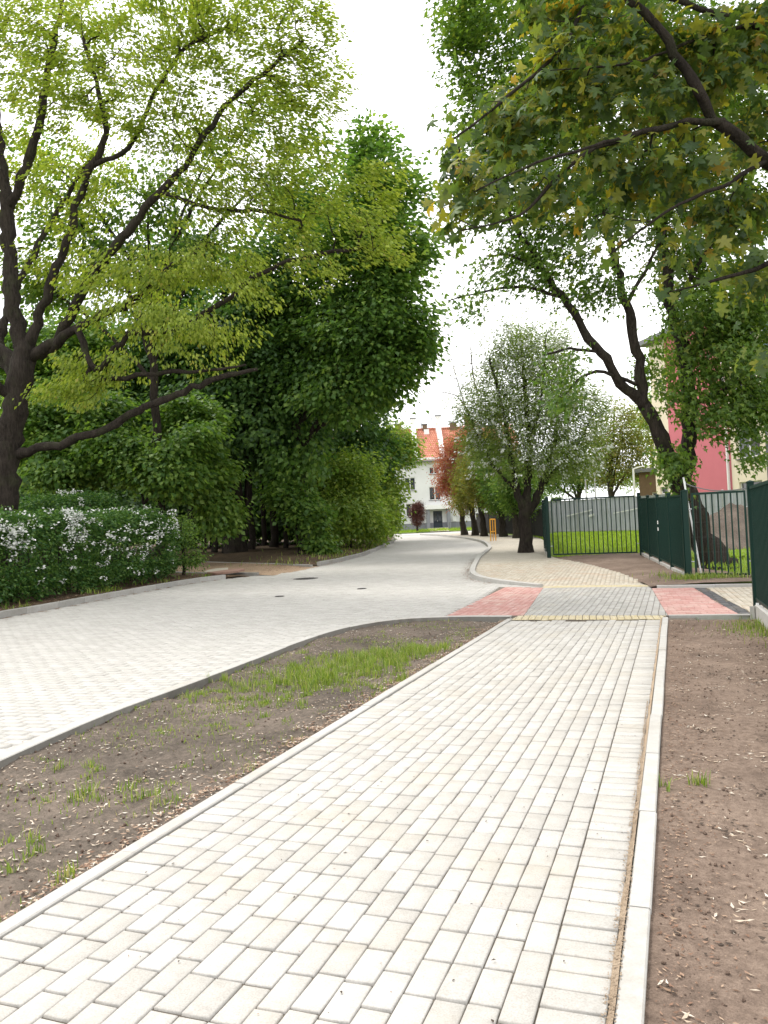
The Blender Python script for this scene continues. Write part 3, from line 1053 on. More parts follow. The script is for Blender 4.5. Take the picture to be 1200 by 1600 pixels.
side_poly = [uv(.8, -.12), uv(12.0, -.12), uv(12.0, 2.2), uv(.8, 3.0)]
sc0 = rand_in(side_poly, 330, 83)
sp = np.vstack([sc0[NP.integers(0, len(sc0), 2700)] + NP.normal(0, .05, (2700, 2)), rand_in(side_poly, 800, 183)])
sp = sp[sp @ PN > -.13]
scatter_quads('side_litter', sp, drop(sp, SS), .012, .050, .24, M['litter'], 84)
u_, v_ = NP.uniform(1.2, 12, 2600), -.13 + np.abs(NP.normal(0, .16, 2600))
sp2 = np.stack(uv(u_, v_), 1)
scatter_quads('side_litter', sp2, drop(sp2, SS), .008, .026, .36, M['litter_red'], 85)
cp_ = rand_in(side_poly, 9500, 190)
cp_ = cp_[(vnoise(cp_[:, 0], cp_[:, 1], .4, 23) + NP.normal(0, .12, len(cp_)) > .46)]
clods('side_clods', cp_, drop(cp_, SS), .0025, .012, M['clod'], 191)
cp_ = rand_in(isl_poly, 9500, 192)
cp_ = cp_[(vnoise(cp_[:, 0], cp_[:, 1], .4, 27) + NP.normal(0, .12, len(cp_)) > .44)]
clods('verge_clods', cp_, drop(cp_, VS), .0025, .014, M['clod'], 193)
sc1 = rand_in(side_poly, 420, 184)
clods = sc1[NP.integers(0, len(sc1), 2600)] + NP.normal(0, .06, (2600, 2))
clods = clods[clods @ PN > -.12]
scatter_quads('side_litter', clods, drop(clods, SS), .008, .03, .7, M['speck'], 186, None, .5)
gs = np.vstack([NP.normal((5.2, 10.3), (.35, .28), (1500, 2)), NP.normal((4.7, 9.7), (.22, .3), (600, 2)), NP.normal(uv(4.6, .05), (.03, .03), (40, 2)), NP.normal(uv(4.5, -.11), (.015, .03), (16, 2)), NP.normal((4.4, 9.5), (.35, .5), (120, 2))])
grass('side_grass', gs, drop(gs, SS) - .01, .03, .10, .008, M['grass'], 86)
gf = np.vstack([NP.normal((6.6, 16.9), (.2, .12), (420, 2)), NP.normal((7.1, 16.7), (.5, .15), (500, 2)), NP.normal((6.3, 17.6), (.2, .4), (140, 2))])
grass('fence_weeds', gf, drop(gf, FS) - .02, .05, .16, .014, M['grass'], 87)
# debris on the pavers
u_, v_ = NP.uniform(1.8, 11.8, 260), NP.uniform(-2.38, -.26, 260)
dp = np.stack(uv(u_, v_), 1)
scatter_quads('path_debris', dp, np.zeros(len(dp)) + .001, .006, .02, .5, M['speck'], 88, None, .1)
dq = dp[:120] + NP.normal(0, .3, (120, 2))
dq = dq[(dq @ PN > -2.38) & (dq @ PN < -.26)]
scatter_quads('path_debris', dq, np.zeros(len(dq)) + .001, .008, .02, .3, M['litter_red'], 89, None, .1)
ug = NP.uniform(1.5, 6.5, 2200)
sg = np.stack(uv(ug, -.272 + .045 * NP.random(2200) * np.clip((7 - ug) / 4, 0, 1)), 1)
scatter_quads('path_sand', sg, np.full(2200, .0), .003, .011, .8, M['sand'], 189, None, .6)
rp = rand_in(near_road, 700, 90)
scatter_quads('road_debris', rp, zt(rp[:, 1]) + .002, .01, .04, .35, M['litter_red'], 91, None, .1)
# drifts in the gutter by the road kerbs
kp = rl_s[(rl_s[:, 1] > 14) & (rl_s[:, 1] < 30)]
kq = kp[NP.integers(0, len(kp), 1800)] + np.c_[.05 + np.abs(NP.normal(0, .10, 1800)), NP.uniform(-.15, .15, 1800)]
scatter_quads('road_debris', kq, zt(kq[:, 1]) + .002, .02, .06, .4, M['litter_red'], 92, None, .15)
kp = wk_s[(wk_s[:, 1] > 18.6) & (wk_s[:, 1] < 28)]
kq = kp[NP.integers(0, len(kp), 900)] + np.c_[-.04 - np.abs(NP.normal(0, .12, 900)), NP.uniform(-.2, .2, 900)]
scatter_quads('road_debris', kq, zt(kq[:, 1]) + .002, .02, .06, .4, M['litter_red'], 93, None, .15)
wq = rand_in(wpoly, 900, 94)
scatter_quads('pavement_debris', wq, zt(wq[:, 1]) + .06, .02, .05, .4, M['litter_red'], 95, None, .1)
dl = rand_in([(-4.0, 24.75), (-6.2, 26.2), (-9.5, 29), (-7.5, 33), (-4.2, 29.6), (-2.55, 27.7)], 2500, 96)
scatter_quads('drive_litter', dl, zt(dl[:, 1]) + .025, .03, .08, .5, M['litter_red'], 97, None, .2)
bp = rl_s[(rl_s[:, 1] > 13) & (rl_s[:, 1] < 24.5)]
bq = bp[NP.integers(0, len(bp), 3500)] + np.c_[-.2 - np.abs(NP.normal(0, .9, 3500)), NP.uniform(-.2, .2, 3500)]
HB = bpy.data.objects['hedge_bed']
scatter_quads('bed_litter', bq, drop(bq, HB), .03, .09, .5, M['litter_red'], 98, None, .3)
bp = rl_s[(rl_s[:, 1] > 28.2) & (rl_s[:, 1] < 50)]
bq = bp[NP.integers(0, len(bp), 3000)] + np.c_[-.25 - np.abs(NP.normal(0, 1.6, 3000)), NP.uniform(-.2, .2, 3000)]
WF = bpy.data.objects['wood_floor']
scatter_quads('bed_litter', bq, drop(bq, WF), .03, .09, .5, M['litter_red'], 99, None, .3)
grass('bank_weeds', bq[:900] + [.2, 0], drop(bq[:900], WF) - .01, .05, .22, .03, M['grass'], 100)
# lawns
lw = rand_in([(5.6, 26.3), (8.9, 25.6), (14, 40), (16, 46), (11.5, 52), (8.6, 46), (7.6, 36)], 15000, 101)
grass('lawn_grass', lw, zt(lw[:, 1]) - .01, .06, .17, .03, M['lawn'], 102, None, .6)
lw = rand_in([(8, 19), (9.5, 18), (17, 28), (17.5, 40), (13.5, 40), (9.4, 26)], 8000, 103)
grass('lawn_grass', lw, zt(lw[:, 1]) - .01, .05, .14, .025, M['lawn'], 104, None, .6)
lw = rand_in([(-4, 81.4), (16, 81.4), (16, 88), (-4, 88)], 5000, 105)
grass('front_grass', lw, zt(lw[:, 1]) + .05 + .25 * (lw[:, 1] - 81.2) / 8.8, .08, .2, .06, M['lawn'], 106, None, .6)

# manhole covers
for mx_, my_, r_, lab in ((-2.33, 22.66, .36, 'round dark iron manhole cover far out on the pale road'), (-.61, 18.77, .12, 'tiny iron valve cover right of centre on the road'), (-2.43, 17.74, .11, 'tiny iron valve cover nearer the hedge side of the road')):
    t = thing('manhole_cover', lab, 'manhole', (mx_, my_, float(zt(my_))), 0, 'covers in the road')
    b = MB().tube([(0, 0, -.03), (0, 0, .006)], r_, 24)
    b.build('rim', M['iron'], t)
    b = MB().tube([(0, 0, .0), (0, 0, .010)], r_ * .84, 24)
    ld = b.build('lid', M['iron'], t)
    b = MB()
    for k in range(-3, 4):
        w = math.sqrt(max(.01, .6 - (k / 4.2) ** 2)) * r_
        b.box((-w, k * r_ * .2 - r_ * .04, .008), (w, k * r_ * .2 + r_ * .04, .015))
    b.build('rib', M['iron'], ld)


# ================================================================== FENCES, GATES, SMALL THINGS
def post(parent, x, y, h, w=.08, mat='green', z=None, cap=True, rotz=0.0, name='post', down=.1):
    z = float(zt(y)) if z is None else z
    b = MB().box((-w / 2, -w / 2, -down), (w / 2, w / 2, h))
    o = b.build(name, M[mat], parent, (x, y, z), (0, 0, rotz), bevel=.004)
    if cap:
        c = MB().box((-w / 2 - .008, -w / 2 - .008, h), (w / 2 + .008, w / 2 + .008, h + .018))
        c.v += [(0, 0, h + .04)]
        k = len(c.v) - 1
        c.f[1] = [4, 5, k]
        c.f += [[5, 6, k], [6, 7, k], [7, 4, k]]
        c.build('post_cap', M[mat], o)
    return o


def bar_gate(name, A, B, h, nbars, label, bottom=.1, mat='green', posts=(1, 1), pw=.10, ph=.05):
    ax, ay = A
    bx_, by_ = B
    L = math.hypot(bx_ - ax, by_ - ay)
    an = math.atan2(by_ - ay, bx_ - ax)
    za, zb = float(zt(ay)), float(zt(by_))
    t = thing(name, label, 'gate', (ax, ay, za), an)
    sl = (zb - za) / L
    for i, s in enumerate((0, L)):
        if posts[i]:
            post(t, s, 0, h + ph, pw, mat, sl * s)
    g = .07

    def rail(z0, z1):
        m = MB()
        m.v = [(x, y, z + sl * x) for z in (z0, z1) for (x, y) in ((pw / 2 + g, -.02), (L - pw / 2 - g, -.02), (L - pw / 2 - g, .02), (pw / 2 + g, .02))]
        m.f = [[3, 2, 1, 0], [4, 5, 6, 7], [0, 1, 5, 4], [1, 2, 6, 5], [2, 3, 7, 6], [3, 0, 4, 7]]
        return m
    rail(bottom, bottom + .045).build('rail', M[mat], t)
    rail(h - .045, h).build('rail', M[mat], t)
    for x in (pw / 2 + g + .02, L - pw / 2 - g - .02):
        MB().box((x - .02, -.021, bottom + .045 + sl * x), (x + .02, .021, h - .045 + sl * x)).build('stile', M[mat], t)
        for zz in (bottom + .3, h - .35):
            s = -1 if x < L / 2 else 1
            MB().tube([(x + s * .02, 0, zz + sl * x), (x + s * (g + .03), 0, zz + sl * x)], .014, 8).build('hinge', M['galv'], t)
    bm_ = mesh('bar', *(lambda b: (np.array(b.v), b.f))(MB().box((-.015, -.015, bottom + .045), (.015, .015, h - .045))), M[mat])
    x0, x1 = pw / 2 + g + .04, L - pw / 2 - g - .04
    for k in range(nbars):
        x = x0 + (x1 - x0) * (k + 1) / (nbars + 1)
        link('bar', bm_, t, (x, 0, sl * x))
    return t


g1 = bar_gate('driveway_gate', (5.40, 26.05), (8.18, 25.25), 1.98, 17, 'wide dark green barred gate in front of the bright lawn', .13)
bar_gate('pedestrian_gate', (6.63, 17.30), (7.78, 16.62), 1.90, 7, 'narrow dark green barred gate beside the leaning trunk', .10, posts=(1, 1), pw=.11)


def sheet_fence(name, pts, h, label, bottom=.16, pitch=.115, dep=.018, mat='greensheet', plinth=True, postw=.07, pm='green', cat='fence', top_rail=True, group=None, postevery=1):
    """vertical ribbed sheet between posts, standing on a low concrete plinth; pts are post positions"""
    t = thing(name, label, cat, (pts[0][0], pts[0][1], float(zt(pts[0][1]))), 0, group)
    ox, oy, oz = pts[0][0], pts[0][1], float(zt(pts[0][1]))
    for i, (x, y) in enumerate(pts):
        an = math.atan2(pts[min(i + 1, len(pts) - 1)][1] - pts[max(i - 1, 0)][1], pts[min(i + 1, len(pts) - 1)][0] - pts[max(i - 1, 0)][0])
        if i % postevery == 0:
            post(t, x - ox, y - oy, h + .05, postw, pm, float(zt(y)) - oz, True, an)
        if i == len(pts) - 1:
            break
        x2, y2 = pts[i + 1]
        L = math.hypot(x2 - x, y2 - y)
        an = math.atan2(y2 - y, x2 - x)
        za, zb = float(zt(y)) - oz, float(zt(y2)) - oz
        sl = (zb - za) / L
        n = max(2, int((L - postw) / pitch))
        pp = (L - postw) / n
        prof = []
        for k in range(n):
            s = postw / 2 + k * pp
            prof += [(s, 0), (s + pp * .28, 0), (s + pp * .40, dep), (s + pp * .78, dep), (s + pp * .9, 0)]
        prof.append((L - postw / 2, 0))
        m = MB()
        for (s, d) in prof:
            m.v += [(s, d, bottom + sl * s), (s, d, h + sl * s)]
        m.f = [[2 * k, 2 * k + 2, 2 * k + 3, 2 * k + 1] for k in range(len(prof) - 1)]
        m.build('sheet', M[mat], t, (x - ox, y - oy, za), (0, 0, an))
        if top_rail:
            for zz in (bottom + .08, h - .03):
                r = MB()
                r.v = [(a, b, zz + dz + sl * a) for dz in (0, .035) for a, b in ((postw / 2, -.03), (L - postw / 2, -.03), (L - postw / 2, -.002), (postw / 2, -.002))]
                r.f = [[3, 2, 1, 0], [4, 5, 6, 7], [0, 1, 5, 4], [1, 2, 6, 5], [2, 3, 7, 6], [3, 0, 4, 7]]
                r.build('rail', M[pm], t, (x - ox, y - oy, za), (0, 0, an))
        if plinth:
            r = MB()
            r.v = [(a, b, z + sl * a) for z in (-.1, bottom - .03) for a, b in ((0.0, -.035), (L, -.035), (L, .035), (0.0, .035))]
            r.f = [[3, 2, 1, 0], [4, 5, 6, 7], [0, 1, 5, 4], [1, 2, 6, 5], [2, 3, 7, 6], [3, 0, 4, 7]]
            r.build('plinth', M['kerb'], t, (x - ox, y - oy, za), (0, 0, an))
    return t


def along(a, b, n):
    return [(a[0] + (b[0] - a[0]) * k / n, a[1] + (b[1] - a[1]) * k / n) for k in range(n + 1)]


def bar_fence(name, pts, h, label, bottom=.2, gap=.11, postw=.08):
    t = thing(name, label, 'fence', (pts[0][0], pts[0][1], float(zt(pts[0][1]))))
    ox, oy, oz = pts[0][0], pts[0][1], float(zt(pts[0][1]))
    bar_me = mesh('bar', *(lambda b: (np.array(b.v), b.f))(MB().box((-.0125, -.0125, bottom + .04), (.0125, .0125, h - .04))), M['green'])
    for i, (x, y) in enumerate(pts):
        j = min(i, len(pts) - 2)
        an = math.atan2(pts[j + 1][1] - pts[j][1], pts[j + 1][0] - pts[j][0])
        post(t, x - ox, y - oy, h + .05, postw, 'green', float(zt(y)) - oz, True, an)
        if i == len(pts) - 1:
            break
        x2, y2 = pts[i + 1]
        L = math.hypot(x2 - x, y2 - y)
        za, zb = float(zt(y)) - oz, float(zt(y2)) - oz
        sl = (zb - za) / L
        for nm, z0, z1, d, a0, mt in (('rail', bottom, bottom + .04, .02, postw / 2, 'green'), ('rail', h - .04, h, .02, postw / 2, 'green'), ('plinth', -.1, bottom - .06, .035, 0.0, 'kerb')):
            r = MB()
            r.v = [(a, b, z + sl * a) for z in (z0, z1) for a, b in ((a0, -d), (L - a0, -d), (L - a0, d), (a0, d))]
            r.f = [[3, 2, 1, 0], [4, 5, 6, 7], [0, 1, 5, 4], [1, 2, 6, 5], [2, 3, 7, 6], [3, 0, 4, 7]]
            r.build(nm, M[mt], t, (x - ox, y - oy, za), (0, 0, an))
        n = int((L - postw) / gap)
        for k in range(1, n):
            s = postw / 2 + (L - postw) * k / n
            link('bar', bar_me, t, (x - ox + s * math.cos(an), y - oy + s * math.sin(an), za + sl * s), (0, 0, an))
    return t


f1 = bar_fence('railing_fence', along((8.18, 25.16), (6.60, 17.38), 4)[0:5], 1.88, 'dark green barred fence running from the wide gate to the narrow gate')
# letter slots / stickers seen as two white marks on the second post
for zz in (.98, 1.16):
    MB().box((-.05, -.052, zz), (.05, -.042, zz + .09)).build('white_tag', M['trim'], f1, (7.35 - 8.18 + .03, 21.15 - 25.16, float(zt(21.1) - zt(25.16))), (0, 0, math.radians(-100)))
fr = bar_fence('railing_fence', [uv(12.25, 1.03), uv(9.75, 1.10), uv(7.25, 1.17), uv(4.75, 1.24)], 1.83, 'dark green barred fence cut off by the right edge of the photo', bottom=.22, postw=.09)
MB().box((-.07, -.07, -.1), (.07, .07, .14)).build('footing', M['oldkerb'], fr, (-.03, -.06, 0))
MB().tube([(0, 0, .14), (0, 0, .19)], .02, 8).build('bolt', M['whitepole'], fr, (-.03, -.08, 0))

# short green sheet left of the wide gate, then dark boards behind the row of trunks
bar_fence('railing_fence', along((5.38, 26.15), (6.1, 30.2), 2), 1.9, 'short dark green barred fence just left of the wide gate')
bf = [(6.25, 30.5), (7.0, 34), (7.8, 38), (8.45, 42), (8.75, 46), (8.6, 50), (8.2, 54), (7.7, 58), (7.2, 62)]
t = thing('board_fence', 'dark board fence behind the row of small tree trunks', 'fence', (bf[0][0], bf[0][1], float(zt(bf[0][1]))))
bo = MB()
for (x, y), (x2, y2) in zip(bf[:-1], bf[1:]):
    L = math.hypot(x2 - x, y2 - y)
    an = math.atan2(y2 - y, x2 - x)
    post(t, x - bf[0][0], y - bf[0][1], 1.75, .10, 'wood_dark', float(zt(y) - zt(bf[0][1])), False, an)
    for k in range(int(L / .15)):
        s = .075 + k * .15
        c = (x + s * math.cos(an) - bf[0][0], y + s * math.sin(an) - bf[0][1], float(zt(y + s * math.sin(an)) - zt(bf[0][1])))
        bo.box((-.055, -.012, .08), (.055, .012, 1.6 + rnd.uniform(-.03, .03)), an, c)
bo.build('boards', M['wood_dark'], t, kind='stuff')

# grey corrugated fence beyond the lawn
gpts = [(9.2, 56.0)] + along((11.2, 53.0), (15.2, 46.9), 3) + along((15.2, 46.9), (21.2, 37.6), 4)[1:]
gf_ = sheet_fence('corrugated_fence', gpts, 2.12, 'long pale grey corrugated metal fence beyond the lawn', bottom=.02, pitch=.22, dep=.03, mat='greysheet', plinth=False, postw=.08, pm='galv')
b = MB()
ang = math.atan2(46.9 - 53, 4)
for s0, z0, s1, z1, wv in ((.0, 1.10, 2.2, 1.42, .07), (.6, 1.22, 2.0, 1.34, .05), (1.9, 1.02, 2.35, 1.12, .14), (3.9, 1.12, 6.1, 1.36, .06), (5.9, 1.1, 6.1, 1.34, .08)):
    dx, dz = s1 - s0, z1 - z0
    L = math.hypot(dx, dz)
    nx, nz = -dz / L * wv / 2, dx / L * wv / 2
    b.poly([(s0 - nx, -.006, z0 - nz), (s1 - nx, -.006, z1 - nz), (s1 + nx, -.006, z1 + nz), (s0 + nx, -.006, z0 + nz)])
    b.poly([(s0 + nx, .0, z0 + nz), (s1 + nx, .0, z1 + nz), (s1 - nx, .0, z1 - nz), (s0 - nx, .0, z0 - nz)])
b.build('paint_stroke', M['graffiti'], gf_, (12.0 - 9.2 - .03, 51.78 - 56.0 - .06, float(zt(51.8) - zt(56))), (0, 0, ang))

# orange cycle barrier
t = thing('cycle_barrier', 'yellow orange tubular barrier standing on the pavement by the trunks', 'barrier', (5.62, 41.0, float(zt(41.0)) + .05), math.radians(57))
for s in (-.3, .3):
    MB().tube([(s, 0, -.1), (s, 0, 1.14)], .032, 10).build('leg', M['orange'], t)
MB().tube([(-.3, 0, 1.12), (.3, 0, 1.12)], .032, 10).build('top_rail', M['orange'], t)
MB().tube([(-.3, 0, .48), (.3, 0, .48)], .026, 10).build('cross_rail', M['orange'], t)
MB().tube([(0, 0, -.1), (0, 0, 1.1)], .024, 8).build('middle_bar', M['orange'], t)

# temporary mesh fence behind the narrow gate: sagging wire and leaning pole
t = thing('site_fence', 'sagging wire mesh site fence behind the narrow green gate', 'fence', (7.1, 18.6, float(zt(18.6))))
A_, B_ = np.array((7.367, 19.2, 2.276)) - [7.1, 18.6, float(zt(18.6))], np.array((9.405, 18, 2.33)) - [7.1, 18.6, float(zt(18.6))]
sag = [A_ + (B_ - A_) * s - np.array([0, 0, .26]) * 4 * s * (1 - s) * (1.3 - .6 * s) for s in np.linspace(0, 1, 14)]
MB().tube(sag, .012, 6).build('top_wire', M['tin'], t)
mw = MB()
for k in range(0, 22):
    s = k / 21
    top = A_ + (B_ - A_) * s - np.array([0, 0, .26]) * 4 * s * (1 - s) * (1.3 - .6 * s)
    mw.tube([top, (top[0], top[1], .05)], .0013, 3, False)
for zz in np.arange(.15, 1.95, .36):
    mw.tube([(A_[0], A_[1], zz), ((A_[0] + B_[0]) / 2, (A_[1] + B_[1]) / 2, zz - .03), (B_[0], B_[1], zz)], .0015, 3, False)
mw.build('mesh', M['tin'], t, kind='stuff')
MB().tube([A_ + [0, 0, .04], (A_[0] + .02, A_[1], -.05)], .022, 8).build('post', M['galv'], t)
po = thing('leaning_pole', 'thin white pole leaning against the post of the narrow gate', 'pole', (6.95, 17.62, float(zt(17.6))))
pb, pt = np.array((7.083, 17.75, 0.078)), np.array((6.864, 17.95, 2.324))
MB().tube([pb - np.array(po.location) - [0, 0, .05], pt - np.array(po.location)], .020, 8).build('tube', M['whitepole'], po)
MB().tube([pt - np.array(po.location), pt - np.array(po.location) + [-.006, 0, .03]], .024, 8).build('end_cap', M['galv'], po)

# heap of dug soil
r = np.random.default_rng(5)
na, nr = 40, 18
V, F = [], []
hc = (13.07, 29, 0.313)
for i in range(nr + 1):
    for k in range(na):
        a = 2 * math.pi * k / na
        q = i / nr
        ra = 2.5 * q * (1 + .18 * math.sin(a * 2 + .6) + .1 * math.sin(a * 5))
        x, y = ra * 1.1 * math.cos(a), ra * math.sin(a)
        z = 1.55 * (1 - q) ** .9 * (1 + .0 * q) + .45 * math.exp(-((x - 1.6) ** 2 + y * y) / .9) * (1 - q)
        z += (.30 * (float(vnoise(x, y, .5, 3)) - .5) + .14 * (float(vnoise(x, y, .14, 8)) - .5)) * min(1, 3 * (1 - q))
        V.append((x - .3 * (1 - q), y, z - .05))
for i in range(nr):
    for k in range(na):
        F.append([i * na + k, (i + 1) * na + k, (i + 1) * na + (k + 1) % na, i * na + (k + 1) % na])
o = link('soil_heap', mesh('soil_heap', np.array(V), F, M['heap'], True), None, (hc[0], hc[1], float(zt(hc[1]))))
tag(o, 'heap of grey brown dug soil on the lawn behind the narrow gate', 'soil heap')
cl_ = rand_in([(hc[0] + 2.6 * math.cos(a), hc[1] + 2.6 * math.sin(a)) for a in np.linspace(0, 6.2, 14)], 500, 8)
M['drive_slab'] = stone_mat('weathered_red_slab', (.27, .16, .125), (.31, .19, .15), (.35, .23, .18))
# broken slabs left in the bed by the side drive
for q, (x, y, rz, lab) in enumerate(((-5.0, 24.75, .3, 'reddish broken paving slab lying in the bed by the side drive'), (-5.6, 26.05, 1.2, 'pale broken slab lying at the far side of the side drive edging'))):
    pts = [(.55 * math.cos(a) * (1 + .25 * math.sin(3 * a + q)), .35 * math.sin(a) * (1 + .2 * math.cos(2 * a))) for a in np.linspace(0, 2 * math.pi, 8)[:-1]]
    m = MB()
    m.v = [(x_, y_, z_) for z_ in (0, .07) for x_, y_ in pts]
    k = len(pts)
    m.f = [list(range(k))[::-1], list(range(k, 2 * k))] + [[i, (i + 1) % k, k + (i + 1) % k, k + i] for i in range(k)]
    o = m.build('broken_slab', M['drive_slab'] if q == 0 else M['beigepaver'], None, (x, y, float(zt(y)) + (.12 if q == 0 else .07)), (.08, -.06, rz), bevel=.01)
    tag(o, lab, 'slab', 'broken slabs by the side drive')

# street lamp far right
lp_ = (19.789, 62, 2.091)
t = thing('street_lamp', 'thin white street lamp with a short arm behind the corrugated fence', 'street lamp', (lp_[0], lp_[1], float(zt(62))))
top = (19.87, 62, 5.524)
hh = top[2] - float(zt(62))
MB().tube([(0, 0, -.2), (0, 0, hh * .5), (0, 0, hh)], [.11, .09, .075], 10).build('pole', M['whitepole'], t)
MB().tube([(0, 0, hh - .03), (.6, 0, hh + .12), (1.0, 0, hh + .12)], .05, 8).build('arm', M['whitepole'], t)
MB().box((.9, -.14, hh + .05), (1.6, .14, hh + .19)).build('lamp_head', M['whitepole'], t, bevel=.03)
for q, (px_, lab) in enumerate(((0, 'left one of two thin poles above the corrugated fence'), (1, 'right one of two thin poles above the corrugated fence'))):
    bpt = ((14.933, 58, 2.209), (15.593, 58, 2.179))[q]
    tpt = ((14.942, 58, 5.14), (15.64, 58, 4.919))[q]
    t = thing('thin_pole', lab, 'pole', (bpt[0], 58, float(zt(58))), 0, 'thin poles behind the fence')
    MB().tube([(0, 0, -.2), (tpt[0] - bpt[0], 0, tpt[2] - float(zt(58)))], .05, 8).build('shaft', M['galv'], t)
    MB().tube([(tpt[0] - bpt[0], 0, tpt[2] - float(zt(58))), (tpt[0] - bpt[0], 0, tpt[2] - float(zt(58)) + .1)], .08, 8).build('cap', M['galv'], t)


# ================================================================== BUILDINGS
def wall_holes(name, x0, x1, z0, z1, holes, mat, parent, depth=.16, xf=None):
    """front wall in local x-z plane (y=0, facing -y) with real openings and reveals"""
    xs = sorted({x0, x1} | {h[0] for h in holes if x0 < h[0] < x1} | {h[1] for h in holes if x0 < h[1] < x1})
    zs = sorted({z0, z1} | {h[2] for h in holes if z0 < h[2] < z1} | {h[3] for h in holes if z0 < h[3] < z1})
    m = MB()
    for a, b in zip(xs[:-1], xs[1:]):
        for c, d in zip(zs[:-1], zs[1:]):
            if any(h[0] <= (a + b) / 2 <= h[1] and h[2] <= (c + d) / 2 <= h[3] for h in holes):
                continue
            m.quad((a, 0, c), (b, 0, c), (b, 0, d), (a, 0, d))
    for a, b, c, d in holes:
        if a >= x0 and b <= x1:
            m.quad((a, 0, c), (a, 0, d), (a, depth, d), (a, depth, c))
            m.quad((b, 0, d), (b, 0, c), (b, depth, c), (b, depth, d))
            m.quad((a, 0, d), (b, 0, d), (b, depth, d), (a, depth, d))
            m.quad((b, 0, c), (a, 0, c), (a, depth, c), (b, depth, c))
    return m.build(name, mat, parent)


def window(parent, a, b, c, d, depth=.12, mull=1, sill=True):
    f = MB()
    w = .07
    f.box((a, depth, c), (a + w, depth + .06, d)).box((b - w, depth, c), (b, depth + .06, d))
    f.box((a + w, depth, c), (b - w, depth + .06, c + w)).box((a + w, depth, d - w), (b - w, depth + .06, d))
    for k in range(mull):
        x = a + (b - a) * (k + 1) / (mull + 1)
        f.box((x - .045, depth - .01, c + w), (x + .045, depth + .05, d - w))
    o = f.build('window', M['trim'], parent)
    for k in range(mull + 1):
        xa = a + (b - a) * k / (mull + 1) + .045
        xb = a + (b - a) * (k + 1) / (mull + 1) - .045
        MB().box((xa, depth + .03, c + w * .6), (xb, depth + .05, d - w * .6)).build('pane', M['glass'], o)
    if sill:
        MB().box((a - .08, -.10, c - .07), (b + .08, depth, c - .005)).build('sill', M['tin'], o)
    return o


# --- far white house with red roof (front faces the road)
HY, HZ = 92.0, 1.33
hs = thing('apartment_house', 'pale plastered house with red tiled roof at the end of the road', 'house', (0, HY, HZ))
EAVE, RIDGE = 8.55, 12.5
wins = []
for k, xc in enumerate((-5.2, -1.6, 3.2, 6.05, 10.0, 13.4, 16.8, 20.2)):
    if xc == 6.05:
        wins += [(xc - .68, xc + .68, 3.55, 5.1), (xc - .55, xc + .55, 6.6, 7.4)]
    else:
        wins += [(xc - .62, xc + .62, 1.75, 3.25), (xc - .62, xc + .62, 4.8, 6.3)]
door_h = (5.72, 6.78, .12, 2.25)
wall_holes('wall', -9, 16, .9, EAVE, wins + [(door_h[0], door_h[1], .0, door_h[3])], M['plaster'], hs)
wall_holes('plinth', -9.02, 16.02, -.6, .9, [(door_h[0], door_h[1], .0, .95)], M['plinth'], hs, .2)
m = MB()
m.quad((16, 0, -.5), (16, 10, -.5), (16, 10, EAVE), (16, 0, EAVE)).poly([(16, 0, EAVE), (16, 10, EAVE), (16, 5, RIDGE)])
m.quad((-9, 10, -.5), (-9, 0, -.5), (-9, 0, EAVE), (-9, 10, EAVE)).poly([(-9, 10, EAVE), (-9, 0, EAVE), (-9, 5, RIDGE)])
m.quad((16, 10, -.5), (-9, 10, -.5), (-9, 10, EAVE), (16, 10, EAVE))
m.build('side_wall', M['plaster'], hs)
for wn in wins:
    window(hs, *wn)
d = MB().box((door_h[0], .1, door_h[2]), (door_h[1], .16, door_h[3])).build('door', M['darkwood'], hs)
for xc in (-.27, .27):
    MB().box((6.25 + xc - .17, .08, 1.1), (6.25 + xc + .17, .1, 2.0)).build('pane', M['glass'], d)
MB().tube([(6.2, .02, 1.0), (6.2, .02, 1.2)], .025, 6).build('handle', M['galv'], d)
MB().box((4.7, -1.0, 2.45), (7.8, -.002, 2.95)).build('porch_canopy', M['trim'], hs)
MB().box((4.9, -.8, -.3), (5.3, -.003, 2.45)).build('porch_wall', M['plinth'], hs)
MB().box((7.3, -.8, -.3), (7.7, -.003, 2.45)).build('porch_wall', M['plinth'], hs)
MB().box((5.3, -1.6, -.5), (7.3, -.01, .11)).build('step', M['kerb'], hs)
MB().box((-9.2, -.42, EAVE - .28), (16.2, -.002, EAVE - .02)).build('cornice', M['trim'], hs)
m = MB()
ov = .55
dz = (RIDGE - EAVE) / 5 * ov
for sgn in (0, 1):
    y0, y1 = (-ov, 5) if sgn == 0 else (10 + ov, 5)
    m.quad((-9.4, y0, EAVE - dz), (16.4, y0, EAVE - dz), (16.4, y1, RIDGE), (-9.4, y1, RIDGE)) if sgn == 0 else m.quad((16.4, y0, EAVE - dz), (-9.4, y0, EAVE - dz), (-9.4, y1, RIDGE), (16.4, y1, RIDGE))
ro = link('roof', None, hs) if False else m.build('roof', M['tiles'], hs)
sd_ = ro.modifiers.new('thick', 'SOLIDIFY')
sd_.thickness = .14
MB().tube([(-9.4, -.62, EAVE - dz - .03), (16.4, -.62, EAVE - dz - .03)], .10, 8).build('gutter', M['tin'], ro)
MB().tube([(-9.4, 5, RIDGE + .06), (16.4, 5, RIDGE + .06)], .12, 8).build('ridge_cap', M['tiles'], ro)
sl_ = (RIDGE - EAVE) / 5
